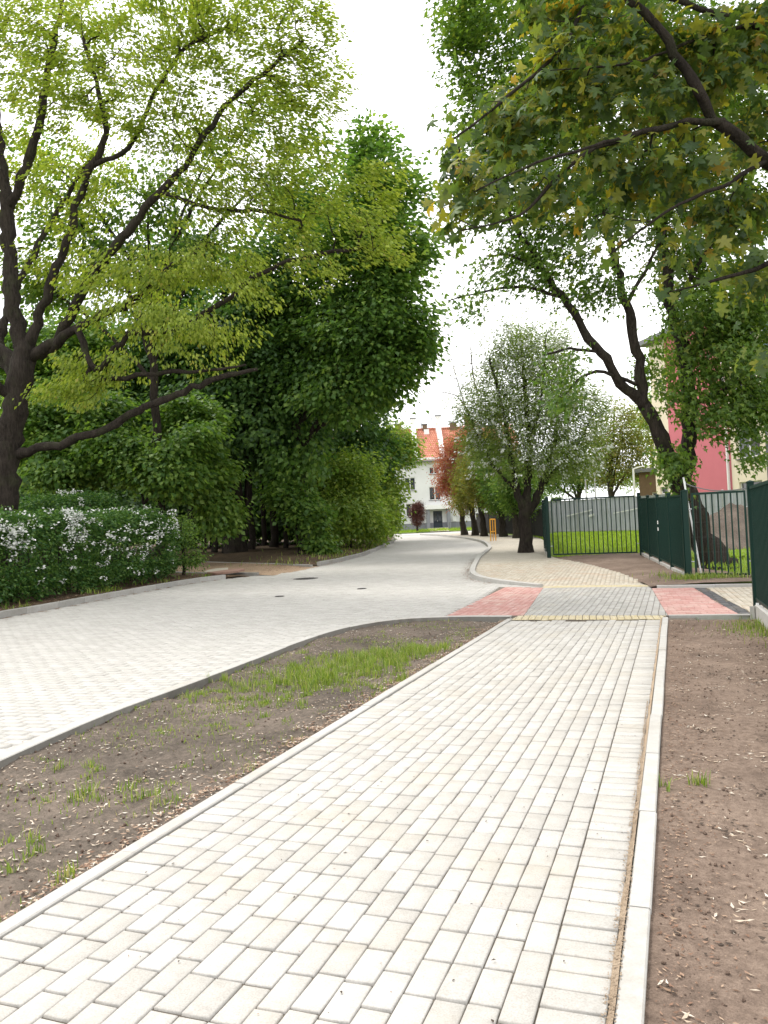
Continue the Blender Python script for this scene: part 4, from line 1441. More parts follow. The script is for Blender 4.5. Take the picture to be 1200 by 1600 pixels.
for x in (4.05, 7.15, 14.5, -2.5):                       # party walls standing above the roof
    m = MB()
    w = .27
    pr = [(-.3, EAVE - .3), (-.3, EAVE + .45), (5, RIDGE + .75), (5, RIDGE - .3)]
    m.v = [(x - w, y, z) for y, z in pr] + [(x + w, y, z) for y, z in pr]
    m.f = [[0, 1, 2, 3][::-1], [4, 5, 6, 7], [0, 4, 5, 1][::-1], [1, 5, 6, 2][::-1], [2, 6, 7, 3][::-1]]
    m.build('fire_wall', M['trim'], ro)
for x, y, w, h in ((4.05, 4.6, .34, 1.3), (7.15, 4.6, .34, 1.5), (5.5, 5.0, .28, .55), (9.0, 4.9, .4, .6), (10.9, 4.7, .5, 1.3), (2.2, 4.9, .4, .7), (14.5, 4.7, .5, 1.5)):
    c = MB().box((x - w, y - .35, RIDGE - .9), (x + w, y + .35, RIDGE + h)).build('chimney', M['trim'] if x in (4.05, 7.15) else M['brownwall'], ro)
    MB().box((x - w - .06, y - .41, RIDGE + h), (x + w + .06, y + .41, RIDGE + h + .12)).build('chimney_cap', M['tin'], c)
for x in (6.4, 5.1):
    MB().tube([(x, 5, RIDGE), (x, 5, RIDGE + 1.5)], .05, 6).build('vent_pipe', M['tin'], ro)
sk = MB().box((5.35, 4.1, RIDGE - .75), (5.95, 4.5, RIDGE - .1)).build('roof_hatch', M['trim'], ro)
for x, z in ((7.95, .95), (8.15, 1.5)):
    MB().box((x, -.12, z), (x + .45, -.002, z + .6)).build('letter_box', M['trim'], hs)
MB().tube([(8.9, -.08, 0), (8.9, -.08, EAVE - .3)], .06, 8).build('downpipe', M['tin'], hs)
# low railing at the lawn
t = thing('lawn_railing', 'low dark metal railing along the lawn before the pale house', 'railing', (0, 84.0, float(zt(84)) + .12))
for x0_, x1_ in ((-6, 4.6), (6.9, 15)):
    for z in (.2, .8):
        MB().tube([(x0_, 0, z), (x1_, 0, z)], .02, 6).build('rail', M['tin'], t)
    k = x0_
    while k <= x1_:
        MB().tube([(k, 0, -.2), (k, 0, .85)], .03 if abs(k - x1_) > .2 and abs(k - x0_) > .1 else .07, 6).build('upright', M['tin'], t)
        k += (x1_ - x0_) / 9
loft('house_path', [(4.7, 81.0), (4.9, 91.0)], [(6.6, 81.0), (7.3, 91.0)], 6, 3, lambda x, y, t: zt(y) + .07 + .25 * (y - 81) / 9, M['walk_far'])

# --- school on the right: coloured vertical bands, wall recedes to the left
SA, SB = np.array((19.437, 56, 6.524))[:2], np.array((22.179, 44, 5.118))[:2]
sdir = (SB - SA) / np.linalg.norm(SB - SA)
san = math.atan2(sdir[1], sdir[0])
sz = float(zt(50)) - .1
sc_ = thing('school_building', 'tall school with pink, cream and blue plaster bands behind the leaning maple', 'building', (SA[0], SA[1], sz), san)
HT = 13.2
SL = np.linalg.norm(SB - SA)
bands = [(0, 1.9, 'cream'), (1.9, 8.3, 'pink'), (8.3, 11.6, 'cream'), (11.6, 14.2, 'blue'), (14.2, 18.5, 'cream'), (18.5, 24, 'pink')]
sw = []
for fl in range(4):
    z0 = 1.0 + fl * 3.15
    sw += [(8.9, 10.9, z0, z0 + 1.75), (12.1, 13.7, z0, z0 + 1.75), (15.0, 17.6, z0, z0 + 1.75)]
sw += [(.5, 1.4, 2.5, 3.0)]
for a, b, c in bands:
    hh_ = [h for h in sw if h[0] >= a and h[1] <= b]
    wall_holes('wall_band', a, b, -.5, HT, hh_, M[c], sc_)
for h in sw:
    window(sc_, *h, mull=1 if h[1] - h[0] > 1 else 0)
m = MB()
m.quad((0, 14, -.5), (0, 0, -.5), (0, 0, HT), (0, 14, HT)).quad((24, 0, -.5), (24, 14, -.5), (24, 14, HT), (24, 0, HT)).quad((24, 14, -.5), (0, 14, -.5), (0, 14, HT), (24, 14, HT))
m.build('side_wall', M['cream'], sc_)
MB().box((-.6, -.6, HT), (24.6, 14.6, HT + .35)).build('roof', M['tin'], sc_)
MB().tube([(11.55, -.08, 0), (11.55, -.08, HT)], .06, 8).build('downpipe', M['tin'], sc_)
MB().box((8.0, -.14, -.4), (8.1, -.002, HT)).build('pilaster', M['trim'], sc_)

# --- low brown outbuilding left of the school
oa = (21.498, 66, 3.19)
sh = thing('brown_outbuilding', 'low brown outbuilding with dark flat roof left of the school', 'building', (oa[0], oa[1], float(zt(66))), math.radians(-20))
oh = (22.154, 66, 5.421)[2] - float(zt(66))
wall_holes('wall', 0, 7, -.3, oh, [(1.0, 2.2, 1.6, 2.7), (3.6, 4.8, 1.6, 2.7)], M['brownwall'], sh)
window(sh, 1.0, 2.2, 1.6, 2.7)
window(sh, 3.6, 4.8, 1.6, 2.7)
MB().quad((0, 5, -.3), (0, 0, -.3), (0, 0, oh), (0, 5, oh)).quad((7, 0, -.3), (7, 5, -.3), (7, 5, oh), (7, 0, oh)).quad((7, 5, -.3), (0, 5, -.3), (0, 5, oh), (7, 5, oh)).build('side_wall', M['brownwall'], sh)
MB().box((-.4, -.4, oh), (7.4, 5.4, oh + .3)).build('roof', M['tin'], sh)


# ================================================================== TREES AND SHRUBS
def catmull(pts, step):
    p = np.asarray(pts, float)
    p = np.vstack([2 * p[0] - p[1], p, 2 * p[-1] - p[-2]])
    out = []
    for i in range(1, len(p) - 2):
        L = np.linalg.norm(p[i + 1, :3] - p[i, :3])
        n = max(2, int(L / step))
        t = np.linspace(0, 1, n, endpoint=False)[:, None]
        a, b, c, d = p[i - 1], p[i], p[i + 1], p[i + 2]
        out.append(.5 * (2 * b + (c - a) * t + (2 * a - 5 * b + 4 * c - d) * t ** 2 + (3 * b - a - 3 * c + d) * t ** 3))
    out.append(p[-2:-1])
    return np.vstack(out)


LEAF = {
    'diamond': (np.array([(0, 0, 0), (.45, .27, .07), (1, 0, -.12), (.45, -.27, .07)]), np.array([[0, 1, 2], [0, 2, 3]])),
    'narrow': (np.array([(0, 0, 0), (.4, .17, .04), (1, 0, -.16), (.4, -.17, .04)]), np.array([[0, 1, 2], [0, 2, 3]])),
    'broad': (np.array([(0, 0, 0), (.38, .42, .06), (1, 0, -.14), (.38, -.42, .06)]), np.array([[0, 1, 2], [0, 2, 3]])),
    'lobed': (np.array([(0, 0, 0), (.22, .50, -.06), (.46, .17, .05), (1, 0, -.16), (.46, -.17, .05), (.22, -.50, -.06)]), np.array([[0, 1, 2], [0, 2, 3], [0, 3, 4], [0, 4, 5]])),
    'star': (np.array([(0, 0, 0), (-.08, .34, -.05), (.36, .20, .04), (.46, .52, -.10), (.62, .17, .02), (1, 0, -.16), (.62, -.17, .02), (.46, -.52, -.10), (.36, -.20, .04), (-.08, -.34, -.05)]),
             np.array([[0, 1, 2], [2, 3, 4], [0, 2, 4], [4, 5, 6], [0, 4, 6], [6, 7, 8], [0, 6, 8], [0, 8, 9]])),
    'maple': (np.array([(0, 0, 0), (-.12, .22, -.02), (-.02, .44, -.10), (.16, .32, .0), (.26, .20, .03), (.36, .46, -.05), (.44, .62, -.14), (.50, .42, -.06), (.60, .36, -.05), (.56, .16, .03), (.78, .16, -.02), (1.0, 0, -.18),
                        (.78, -.16, -.02), (.56, -.16, .03), (.60, -.36, -.05), (.50, -.42, -.06), (.44, -.62, -.14), (.36, -.46, -.05), (.26, -.20, .03), (.16, -.32, .0), (-.02, -.44, -.10), (-.12, -.22, -.02), (.3, 0, .05)]),
              np.array([[22, i, i + 1] for i in range(0, 21)] + [[22, 21, 0]])),
}


def leaves_geo(C, n_per, sig, size, shape, r, droop=.35, flat=.8, center=None, cvar=.25):
    """C (m,3) cluster centres -> verts, faces, var, frames"""
    T, F = LEAF[shape]
    m = len(C)
    n = m * n_per
    idx = np.repeat(np.arange(m), n_per)
    off = r.normal(0, 1, (n, 3)) * np.asarray(sig)
    off[:, 2] -= np.abs(r.normal(0, droop, n)) * sig[2]
    pos = C[idx] + off
    out = off.copy()
    if center is not None:
        out = out * .6 + (C[idx] - center) * .12
    out[:, 2] *= .4
    out += r.normal(0, .35 * sig[0], (n, 3))
    h = out / (np.linalg.norm(out, axis=1)[:, None] + 1e-6)
    h[:, 2] -= droop * r.uniform(.3, 1.6, n)
    h /= np.linalg.norm(h, axis=1)[:, None]
    up = np.array([0, 0, 1.0]) * flat + r.normal(0, .45, (n, 3))
    up /= np.linalg.norm(up, axis=1)[:, None]
    b = np.cross(up, h)
    b /= np.linalg.norm(b, axis=1)[:, None] + 1e-6
    nn = np.cross(h, b)
    s = size * r.uniform(.65, 1.25, n)[:, None, None]
    P = pos[:, None, :] + s * (T[None, :, 0:1] * h[:, None] + T[None, :, 1:2] * b[:, None] + T[None, :, 2:3] * nn[:, None])
    FF = (F[None] + (np.arange(n) * len(T))[:, None, None]).reshape(-1, 3)
    cv = r.random(m)
    var = np.clip(cv[idx] * cvar * 2 + r.random(n) * (1 - cvar), 0, .999)
    return P.reshape(-1, 3), FF, np.repeat(var, len(T)), (pos, h, b, nn, s[:, 0, 0])


def grow(limbs, lobes, n, seed, tip=.005, pk=.0045, seglen=.4, step=.22, wob=.03, shell=.5):
    """limbs: lists of (x,y,z,r); lobes: (x,y,z,rx,ry,rz,weight). returns skeleton and cluster points"""
    r = np.random.default_rng(seed)
    pos, par, fr = [], [], []
    for li, L in enumerate(limbs):
        q = catmull(L, step)
        k = len(q)
        q[1:-1, :3] += r.normal(0, 1, (max(k - 2, 0), 3)) * np.minimum(wob, q[1:-1, 3:4] * .35)
        base = -1
        if pos:
            d = np.linalg.norm(np.array(pos) - q[0, :3], axis=1)
            base = int(d.argmin())
        for i in range(k):
            pos.append(q[i, :3])
            par.append(base if i == 0 else len(pos) - 2)
            fr.append(max(q[i, 3], .004))
    nl = len(pos)
    w = np.array([l[6] if len(l) > 6 else 1 for l in lobes], float)
    w *= np.array([(l[3] * l[4] * l[5]) ** .75 for l in lobes])
    w /= w.sum()
    pick = r.choice(len(lobes), n, p=w)
    dirs = r.normal(0, 1, (n, 3))
    dirs /= np.linalg.norm(dirs, axis=1)[:, None]
    rad = r.uniform(0, 1, n) ** (1 / 3 if shell == 0 else shell * .7)
    LB_ = np.array([l[:6] for l in lobes])
    tg = LB_[pick, :3] + dirs * rad[:, None] * LB_[pick, 3:6]
    cap = nl + n * 16
    PP = np.empty((cap, 3))
    PP[:nl] = pos
    PR = np.empty(cap, int)
    PR[:nl] = par
    dn = np.empty((cap, 3))
    for i in range(nl):
        dn[i] = PP[i] - PP[PR[i]] if PR[i] >= 0 else (0, 0, .2)
    thick = np.zeros(cap)
    thick[:nl] = np.array(fr)
    m = nl
    d0 = np.array([((PP[:nl] - t) ** 2).sum(1).min() for t in tg])
    ends = []
    for ti in np.argsort(d0):
        t = tg[ti]
        v = t - PP[:m]
        d = np.sqrt((v ** 2).sum(1))
        # prefer nodes from which growth goes outwards and up
        cost = d * (1.15 - .25 * np.sign((v * dn[:m]).sum(1))) + .15 * np.maximum(0, -v[:, 2]) + np.where(thick[:m] > .16, .5, 0)
        j = int(cost.argmin())
        L = d[j]
        k = int(min(15, max(2, round(L / seglen))))
        pd = dn[j] / (np.linalg.norm(dn[j]) + 1e-6)
        c = PP[j] + pd * L * .3 + v[j] * .25 + np.array([0, 0, .12 * L])
        prev = j
        for s in np.linspace(0, 1, k + 1)[1:]:
            x = (1 - s) ** 2 * PP[j] + 2 * s * (1 - s) * c + s * s * t
            if s < 1:
                x = x + r.normal(0, .05 * L / k + .012, 3)
            PP[m] = x
            PR[m] = prev
            dn[m] = x - PP[prev]
            prev = m
            m += 1
        ends.append(m - 1)
    cnt = np.zeros(m)
    cnt[ends] = 1
    for i in range(m - 1, 0, -1):
        if PR[i] >= 0:
            cnt[PR[i]] += cnt[i]
    R = np.maximum(tip, pk * np.sqrt(np.maximum(cnt, 1)))
    R[:nl] = np.maximum(np.array(fr), np.minimum(R[:nl], .05))
    for i in range(nl, m):
        R[i] = min(R[i], R[PR[i]] * .85)
    return dict(P=PP[:m], par=PR[:m], R=R, nl=nl, limbs=limbs, ends=np.array(ends), tg=tg, step=step)


def wood_mesh(name, sk, mat, parent, seed=0):
    """smooth tubes for the limbs, light frusta for the twigs - one mesh"""
    P, par, R, nl = sk['P'], sk['par'], sk['R'], sk['nl']
    mb = MB()
    i = 0
    while i < nl:
        j = i + 1
        while j < nl and par[j] == j - 1:
            j += 1
        pts = P[i:j]
        rr = R[i:j]
        if par[i] >= 0:
            pts = np.vstack([P[par[i]], pts])
            rr = np.r_[rr[0], rr]
            if np.linalg.norm(pts[1] - pts[0]) < 1e-4:
                pts, rr = pts[1:], rr[1:]
        if len(pts) >= 2:
            rr = rr * (1 + .07 * np.sin(np.arange(len(rr)) * 2.1 + i) + .05 * np.sin(np.arange(len(rr)) * .9 + 2 * i))
            mb.tube(pts, rr, 14 if rr.max() > .15 else (8 if rr.max() > .05 else 6))
        i = j
    V = np.array(mb.v)
    F = [f for f in mb.f]
    # twigs
    e = np.arange(nl, len(P))
    a, b = P[par[e]], P[e]
    ra, rb = np.minimum(R[par[e]], R[e] * 1.35), R[e]
    t = b - a
    t /= np.linalg.norm(t, axis=1)[:, None] + 1e-9
    ref = np.where(np.abs(t[:, 2:3]) < .8, np.array([[0, 0, 1.0]]), np.array([[1.0, 0, 0]]))
    x = np.cross(t, ref)
    x /= np.linalg.norm(x, axis=1)[:, None]
    y = np.cross(t, x)
    k = 3
    ring = []
    for c, rr in ((a, ra), (b, rb)):
        for q in range(k):
            an = q * 2 * math.pi / k
            ring.append(c + rr[:, None] * (math.cos(an) * x + math.sin(an) * y))
    TV = np.stack(ring, 1).reshape(-1, 3)
    base = np.arange(len(e))[:, None] * 2 * k + len(V)
    TF = np.concatenate([base + np.array([[q, (q + 1) % k, k + (q + 1) % k, k + q]]) for q in range(k)], 0)
    allV = np.vstack([V, TV]) if len(V) else TV
    # from limbs: keep quads, split caps
    quads = [f for f in F if len(f) == 4]
    caps = [f for f in F if len(f) != 4]
    for f in caps:
        for q in range(1, len(f) - 1, 2):
            quads.append([f[0], f[q], f[q + 1], f[min(q + 2, len(f) - 1)]] if q + 2 < len(f) else [f[0], f[q], f[q + 1], f[q + 1]])
    quads = [q for q in quads if len(set(q)) == 4]
    FF = np.vstack([np.array(quads), TF]) if quads else TF
    return link(name, mesh(name, allV, FF, mat, True), parent)


def tree(name, label, base, limbs, lobes, n, n_per, sig, size, shape, leafmat, seed, barkmat='bark', group=None, cat='tree', droop=.35, flat=.8, mid=True, cvar=.25, parts=0, shell=.5, seglen=.4, step=.22, flower=0, tip=.005, pk=.0045):
    root = thing(name, label, cat, base, 0, group)
    b = np.array(base)
    limbs = [[(p[0] - b[0], p[1] - b[1], p[2] - b[2], p[3]) for p in L] for L in limbs]
    lobes = [(l[0] - b[0], l[1] - b[1], l[2] - b[2], *l[3:]) for l in lobes]
    sk = grow(limbs, lobes, n, seed, seglen=seglen, step=step, shell=shell, tip=tip, pk=pk)
    wood_mesh('trunk', sk, M[barkmat], root, seed)
    r = np.random.default_rng(seed + 1)
    C = sk['P'][sk['ends']]
    if mid:
        pm = sk['P'][sk['par'][sk['ends']]]
        C = np.vstack([C, pm])
    ctr = np.array([l[:3] for l in lobes]).mean(0)
    P, F, v, fr = leaves_geo(C, n_per, sig, size, shape, r, droop, flat, ctr, cvar)
    crown_extra = None
    if parts:
        pos, h, bb, nn, s = fr
        camp = np.array([0, 0, 1.42]) - b
        d = pos - camp
        dist = np.linalg.norm(d, axis=1)
        dy = d[:, 1]
        vis = (dy > 2) & (d[:, 0] < .47 * dy) & (d[:, 0] > -.5 * dy) & (d[:, 2] < .66 * dy)
        order = np.argsort(np.where(vis, dist / s, 1e6))[:parts]
        keep = np.ones(len(pos), bool)
        keep[order] = False
        T, TF = LEAF[shape]
        P = P.reshape(len(pos), len(T), 3)[keep].reshape(-1, 3)
        v = v.reshape(len(pos), len(T))[keep].ravel()
        F = (TF[None] + (np.arange(keep.sum()) * len(T))[:, None, None]).reshape(-1, 3)
        crown_extra = (order, fr)
    crown = link('crown', mesh('crown', P, F, M[leafmat], False, v), root, kind='stuff')
    if crown_extra:
        order, (pos, h, bb, nn, s) = crown_extra
        me = mesh('leaf', LEAF[shape][0], LEAF[shape][1], M[leafmat])
        for i in order:
            o = bpy.data.objects.new('leaf', me)
            COL.objects.link(o)
            o.parent = root
            mt = Matrix(((h[i][0] * s[i], bb[i][0] * s[i], nn[i][0] * s[i], pos[i][0]), (h[i][1] * s[i], bb[i][1] * s[i], nn[i][1] * s[i], pos[i][1]), (h[i][2] * s[i], bb[i][2] * s[i], nn[i][2] * s[i], pos[i][2]), (0, 0, 0, 1)))
            o.matrix_local = mt
    if flower:
        k = r.choice(len(C), flower)
        P, F, v, _ = leaves_geo(C[k] + r.normal(0, sig[0] * .9, (flower, 3)), 9, (.07, .07, .05), .10, 'broad', r, .1, .9, ctr)
        link('blossom', mesh('blossom', P, F, M['petal'], False, v), root, kind='stuff')
    return root


WG = 'dark trees of the wood on the left'


def wood_tree(label, tx, Y, r0, lobes, n, seed, leaf='leaf_dark', per=24, size=.235, lean=0.0, group=WG, shape='broad', name='maple_tree', sig=(.42, .42, .24)):
    bx0, by0, bz0 = tx
    top = max(l[2] for l in lobes) - bz0
    th = min(12.0, top)
    limbs = [[(bx0, by0, bz0 - .2, r0 * 1.25), (bx0 + .05, by0, bz0 + .04 * th, r0), (bx0 + lean * .4, by0 + .1, bz0 + .33 * th, r0 * .85), (bx0 + lean, by0, bz0 + .66 * th, r0 * .6), (bx0 + lean * 1.3, by0, bz0 + th, r0 * .2)]]
    for i, l in enumerate(lobes):
        h0 = bz0 + max(min(1.2, .4 * th), min(.62 * (l[2] - bz0), .8 * th))
        f = (h0 - bz0) / (.66 * th)
        sx = bx0 + lean * min(f, 1.2)
        mid = (sx * .5 + l[0] * .5, by0 * .5 + l[1] * .5, h0 * .4 + l[2] * .6 - .1)
        limbs.append([(sx, by0, h0, r0 * .42), (*mid, r0 * .28), (l[0], l[1], l[2], r0 * .10)])
    return tree(name, label, tx, limbs, lobes, n, per, sig, size, shape, leaf, seed, 'bark', group, droop=.5, flat=1.1, seglen=.6, step=.4, shell=.75, tip=.007, pk=.006, cvar=.42)


# ---------------------------------------------------------------- big yellow-green tree behind the hedge
Y0 = [(-10.813, 22, 1.03, 0.448), (-10.617, 22, 2.632, 0.376), (-10.456, 22, 4.242, 0.352), (-10.157, 22, 5.67, 0.336), (-9.906, 22, 6.744, 0.32), (-9.858, 22, 7.104, 0.288)]
YL = [Y0,
      [(-9.903, 22, 6.834, 0.24), (-10.145, 22, 8.205, 0.216), (-10.27, 22.1, 9.702, 0.2), (-10.329, 22.2, 11.029, 0.192), (-10.526, 22.4, 12.425, 0.12), (-10.72, 22.6, 14.603, 0.088), (-10.834, 22.8, 17.017, 0.056)],
      [(-10.31, 22.2, 11.028, 0.136), (-9.688, 22, 12.162, 0.128), (-9.164, 21.8, 13.263, 0.112), (-8.779, 21.6, 14.677, 0.088), (-8.306, 21.4, 16.154, 0.056), (-8.041, 21.3, 17.511, 0.032)],
      [(-9.828, 22, 6.921, 0.16), (-9.345, 21.8, 7.932, 0.136), (-8.758, 21.5, 8.887, 0.12), (-8.214, 21.2, 9.905, 0.104), (-7.577, 20.9, 11.377, 0.096), (-6.957, 20.7, 12.292, 0.08), (-7.093, 20.5, 13.602, 0.056), (-7.352, 20.4, 14.753, 0.04)],
      [(-7.485, 20.9, 11.547, 0.072), (-6.34, 20.6, 11.938, 0.064), (-5.35, 20.3, 13.406, 0.056), (-4.576, 20, 14.12, 0.048), (-3.53, 19.8, 14.446, 0.032)],
      [(-9.726, 22, 6.736, 0.176), (-8.906, 21.8, 7.193, 0.152), (-8.111, 21.4, 8.117, 0.136), (-7.412, 21, 8.835, 0.12), (-6.423, 20.6, 9.68, 0.112), (-5.5, 20.2, 10.439, 0.096), (-4.671, 19.9, 11.016, 0.08), (-3.575, 19.6, 12.297, 0.064), (-2.368, 19.3, 13.047, 0.048), (-1.446, 19.1, 13.623, 0.032)],
      [(-5.432, 20.2, 10.486, 0.056), (-4.04, 19.8, 9.837, 0.048), (-2.781, 19.5, 9.574, 0.04), (-1.725, 19.2, 9.163, 0.024)],
      [(-9.471, 22, 6.815, 0.136), (-8.21, 21.5, 7.406, 0.12), (-7.302, 21.2, 7.637, 0.112), (-6.501, 20.9, 7.896, 0.088), (-5.395, 20.4, 8.542, 0.056), (-4.116, 20, 9.011, 0.04)],
      [(-8.21, 21.5, 7.406, 0.104), (-7.543, 21, 6.156, 0.088), (-6.556, 20.7, 6.952, 0.08), (-5.492, 20.4, 6.861, 0.072), (-3.933, 20, 7.415, 0.064), (-2.957, 19.7, 8.032, 0.056), (-1.622, 19.4, 8.322, 0.04), (-0.334, 19, 8.343, 0.024)],
      [(-10.284, 22, 4.018, 0.16), (-9.509, 21.8, 4.178, 0.128), (-8.496, 21.5, 4.276, 0.112), (-7.291, 21.1, 4.573, 0.104), (-5.95, 20.7, 5.052, 0.096), (-4.656, 20.3, 5.429, 0.08), (-3.76, 20, 5.611, 0.064), (-3.038, 19.8, 5.669, 0.04)],
      [(-8.014, 21.3, 5.803, 0.072), (-6.629, 20.8, 5.851, 0.064), (-5.331, 20.4, 5.83, 0.056), (-4.267, 20.1, 5.754, 0.04), (-3.324, 19.8, 5.796, 0.024)],
      [(-9.99, 22, 6.386, 0.176), (-10.724, 22.3, 7.123, 0.16), (-12.06, 22.8, 8.052, 0.128), (-13.998, 23.3, 9.717, 0.096), (-15.787, 23.8, 12.53, 0.048)],
      [(-10.074, 22, 6.028, 0.16), (-11.058, 23, 7.396, 0.136), (-11.02, 24.3, 9.709, 0.104), (-10.231, 25.5, 12.383, 0.08), (-8.988, 26.4, 15.115, 0.048)],
      [(-10.265, 22, 5.675, 0.16), (-11.138, 21, 6.578, 0.128), (-11.91, 19.8, 7.98, 0.096), (-12.46, 19, 9.809, 0.056)]]
YB = [(-9.206, 22, 15.673, 1.967, 2.2, 1.789, 0.9), (-6.227, 20.6, 15.002, 2.01, 2.2, 1.507, 0.9), (-3.893, 20, 14.676, 1.951, 2, 1.382, 1), (-1.944, 19.3, 13.643, 1.412, 1.8, 1.491, 1.1), (-7.624, 21, 13.563, 1.878, 2, 1.195, 0.7),
      (-4.637, 20, 12.531, 1.951, 2, 1.301, 1), (-2.122, 19.4, 11.603, 1.498, 1.7, 1.498, 1.1), (-0.939, 19.2, 12.729, 0.702, 1.2, 1.405, 0.7), (-3.698, 19.8, 10.233, 1.771, 1.6, 0.966, 0.9), (-1.717, 19.3, 9.604, 1.569, 1.5, 1.098, 1.1), (-0.141, 19, 9.169, 1.004, 1.2, 1.004, 1), (0.448, 18.9, 8.396, 0.615, 1, 0.691, 0.8), (0.356, 18.9, 9.813, 0.615, 1, 0.538, 0.7),
      (-8.151, 21.2, 10.694, 1.379, 1.6, 1.207, 0.35), (-6.298, 20.6, 8.479, 2.177, 1.8, 0.754, 1.1), (-4.06, 20, 8.346, 1.463, 1.4, 0.732, 1.2), (-5.808, 20.5, 7.239, 2, 1.6, 0.583, 1), (-7.543, 21, 6.156, 1.537, 1.4, 0.512, 1), (-8.331, 21.2, 5.537, 1.12, 1.2, 0.517, 0.9),
      (-4.557, 20.1, 6.743, 1.634, 1.3, 0.572, 0.9), (-2.999, 19.8, 7.412, 0.563, 0.8, 0.563, 1.1), (-4.261, 20.1, 5.902, 1.144, 0.8, 0.261, 0.7), (-1.31, 19.3, 7.985, 1.098, 1.2, 0.628, 0.9), (-10.846, 23, 13.872, 1.122, 2, 3.366, 0.4), (-12.862, 22.5, 12.766, 2.378, 3, 3.659, 0.35), (-9.098, 23, 9.586, 1.122, 2, 0.748, 0.4),
      (-9.611, 21.5, 18.275, 4.195, 3, 1.398, 0.5), (-3.323, 20, 16.504, 2.764, 2.2, 1.138, 0.6), (-9.738, 26, 14.08, 2.114, 1.6, 1.902, 0.5)]
tree('spreading_tree', 'large tree with fresh yellow green leaves and dark spreading limbs behind the flowering hedge', ((-10.813, 22, 1.03)[0], 22.0, .35), YL, YB, 2250, 16, (.15, .15, .07), .122, 'diamond', 'leaf_yellow', 101, droop=.45, flat=.9, cvar=.35, shell=.6, tip=.006, pk=.0052)

BT = (-8.294, 29, 1.096)
wood_tree('airy mid green tree whose crown fills in behind the yellow green tree', BT, 29, .2,
          [(-11.159, 29, 13.866, 2.122, 2, 1.65, 0.8), (-8.284, 29, 14.217, 2.122, 2, 1.65, 0.8), (-12.439, 29, 11.28, 2.122, 2, 1.415, 0.9), (-9.562, 29, 11.87, 2.358, 2, 1.179, 1), (-5.735, 28.5, 15.548, 1.854, 2, 1.622, 0.6), (-4.036, 28.5, 16.897, 1.622, 1.8, 1.622, 0.6), (-5.866, 28.5, 12.237, 1.854, 2, 1.39, 0.8), (-2.162, 28, 15.608, 1.252, 1.6, 1.821, 0.6), (-12.479, 29.5, 16.588, 1.679, 2, 1.439, 0.4)], 520, 150, leaf='leaf_maple', per=12, size=.17, group=None, name='airy_tree', sig=(.34, .34, .14))

# ---------------------------------------------------------------- dark maples of the wood
wood_tree('dark green maple whose crown overhangs the road at the wood edge', (-3.703, 35, 0.988), 35, .27,
          [(0.344, 33.5, 16.03, 2.043, 2.6, 1.634, 1), (1.163, 33, 13.037, 1.476, 2.5, 2.146, 1.1), (1.688, 33, 9.743, 1.02, 2, 1.61, 1.1), (-0.612, 34, 13.471, 2.488, 3, 2.488, 1), (-0.339, 33.5, 9.962, 2.451, 2.6, 2.179, 1.1), (-1.679, 33.5, 7.544, 2.043, 2.4, 1.498, 1), (0.395, 33.5, 8, 1.362, 2, 1.089, 1), (-3.047, 35, 11.044, 1.992, 2.6, 2.561, 0.8), (0.006, 33.5, 17.719, 1.226, 1.8, 1.089, 1), (-3.769, 34, 4.805, 1.659, 2, 1.106, 0.6)], 820, 201, per=24, leaf='leaf_mid')
wood_tree('thick trunked dark maple in the middle of the wood', (-6.948, 36, 0.825), 36, .50,
          [(-4.827, 36, 13.179, 2.341, 3, 2.341, 1), (-6.702, 36, 10.59, 2.634, 3, 2.341, 1), (-4.349, 35.5, 8.9, 2.309, 2.5, 2.309, 1), (-7.606, 35.5, 7.299, 2.309, 2.5, 1.732, 0.9), (-4.978, 35, 5.956, 2.276, 2.2, 1.423, 0.8), (-3.304, 37, 16.802, 2.407, 3, 2.106, 0.8)], 620, 202, per=24)
wood_tree('slender dark maple left of the thick trunk', (-9.57, 39, 1.247), 39, .22,
          [(-10.118, 39, 11.805, 2.537, 3, 2.537, 1), (-11.039, 38.5, 8.87, 2.817, 3, 2.191, 1), (-9.132, 38, 6.202, 2.472, 2.5, 1.699, 0.9), (-12.24, 38, 6.031, 2.472, 2.5, 1.545, 0.9), (-9.923, 40, 15.354, 2.276, 3, 1.951, 0.7)], 560, 203, per=24)
wood_tree('dark maple directly behind the yellow green tree', (-14.778, 37, 1.299), 37, .28,
          [(-14.159, 37, 10.87, 2.707, 3, 2.407, 0.9), (-14.966, 36.5, 7.788, 2.671, 3, 2.077, 1), (-12.769, 36, 5.841, 2.341, 2.5, 1.463, 0.9), (-16.289, 36, 6, 2.049, 2.5, 1.463, 0.9), (-16.901, 37, 10.385, 2.106, 3, 2.407, 0.6)], 560, 204, per=24, leaf='leaf_mid')
for q, (px_, tx, lab) in enumerate(((0, (-6.461, 38, 0.968), 'thin bare lower trunk just right of the thick trunk'), (1, (-5.658, 40, 1.056), 'thin dark trunk between the thick trunk and the wood edge'), (2, (-2.931, 44, 1.014), 'dark maple deep behind the wood edge'))):
    lob = ([(-5.845, 38, 10.731, 1.854, 2.5, 2.163, 1), (-5.986, 38, 7.304, 1.854, 2.5, 1.545, 1)], [(-3.976, 40, 8.493, 2.276, 2.5, 2.276, 1), (-4.739, 40, 5.906, 2.276, 2.5, 1.626, 1)], [(-1.049, 44, 11.218, 2.504, 3, 2.862, 1), (-1.256, 44, 6.536, 2.504, 3, 2.146, 1), (-2.813, 44, 3.731, 2.146, 3, 1.431, 1)])[q]
    wood_tree(lab, tx, tx[1], (.16, .2, .22)[q], lob, 330, 210 + q, per=24, size=.24)
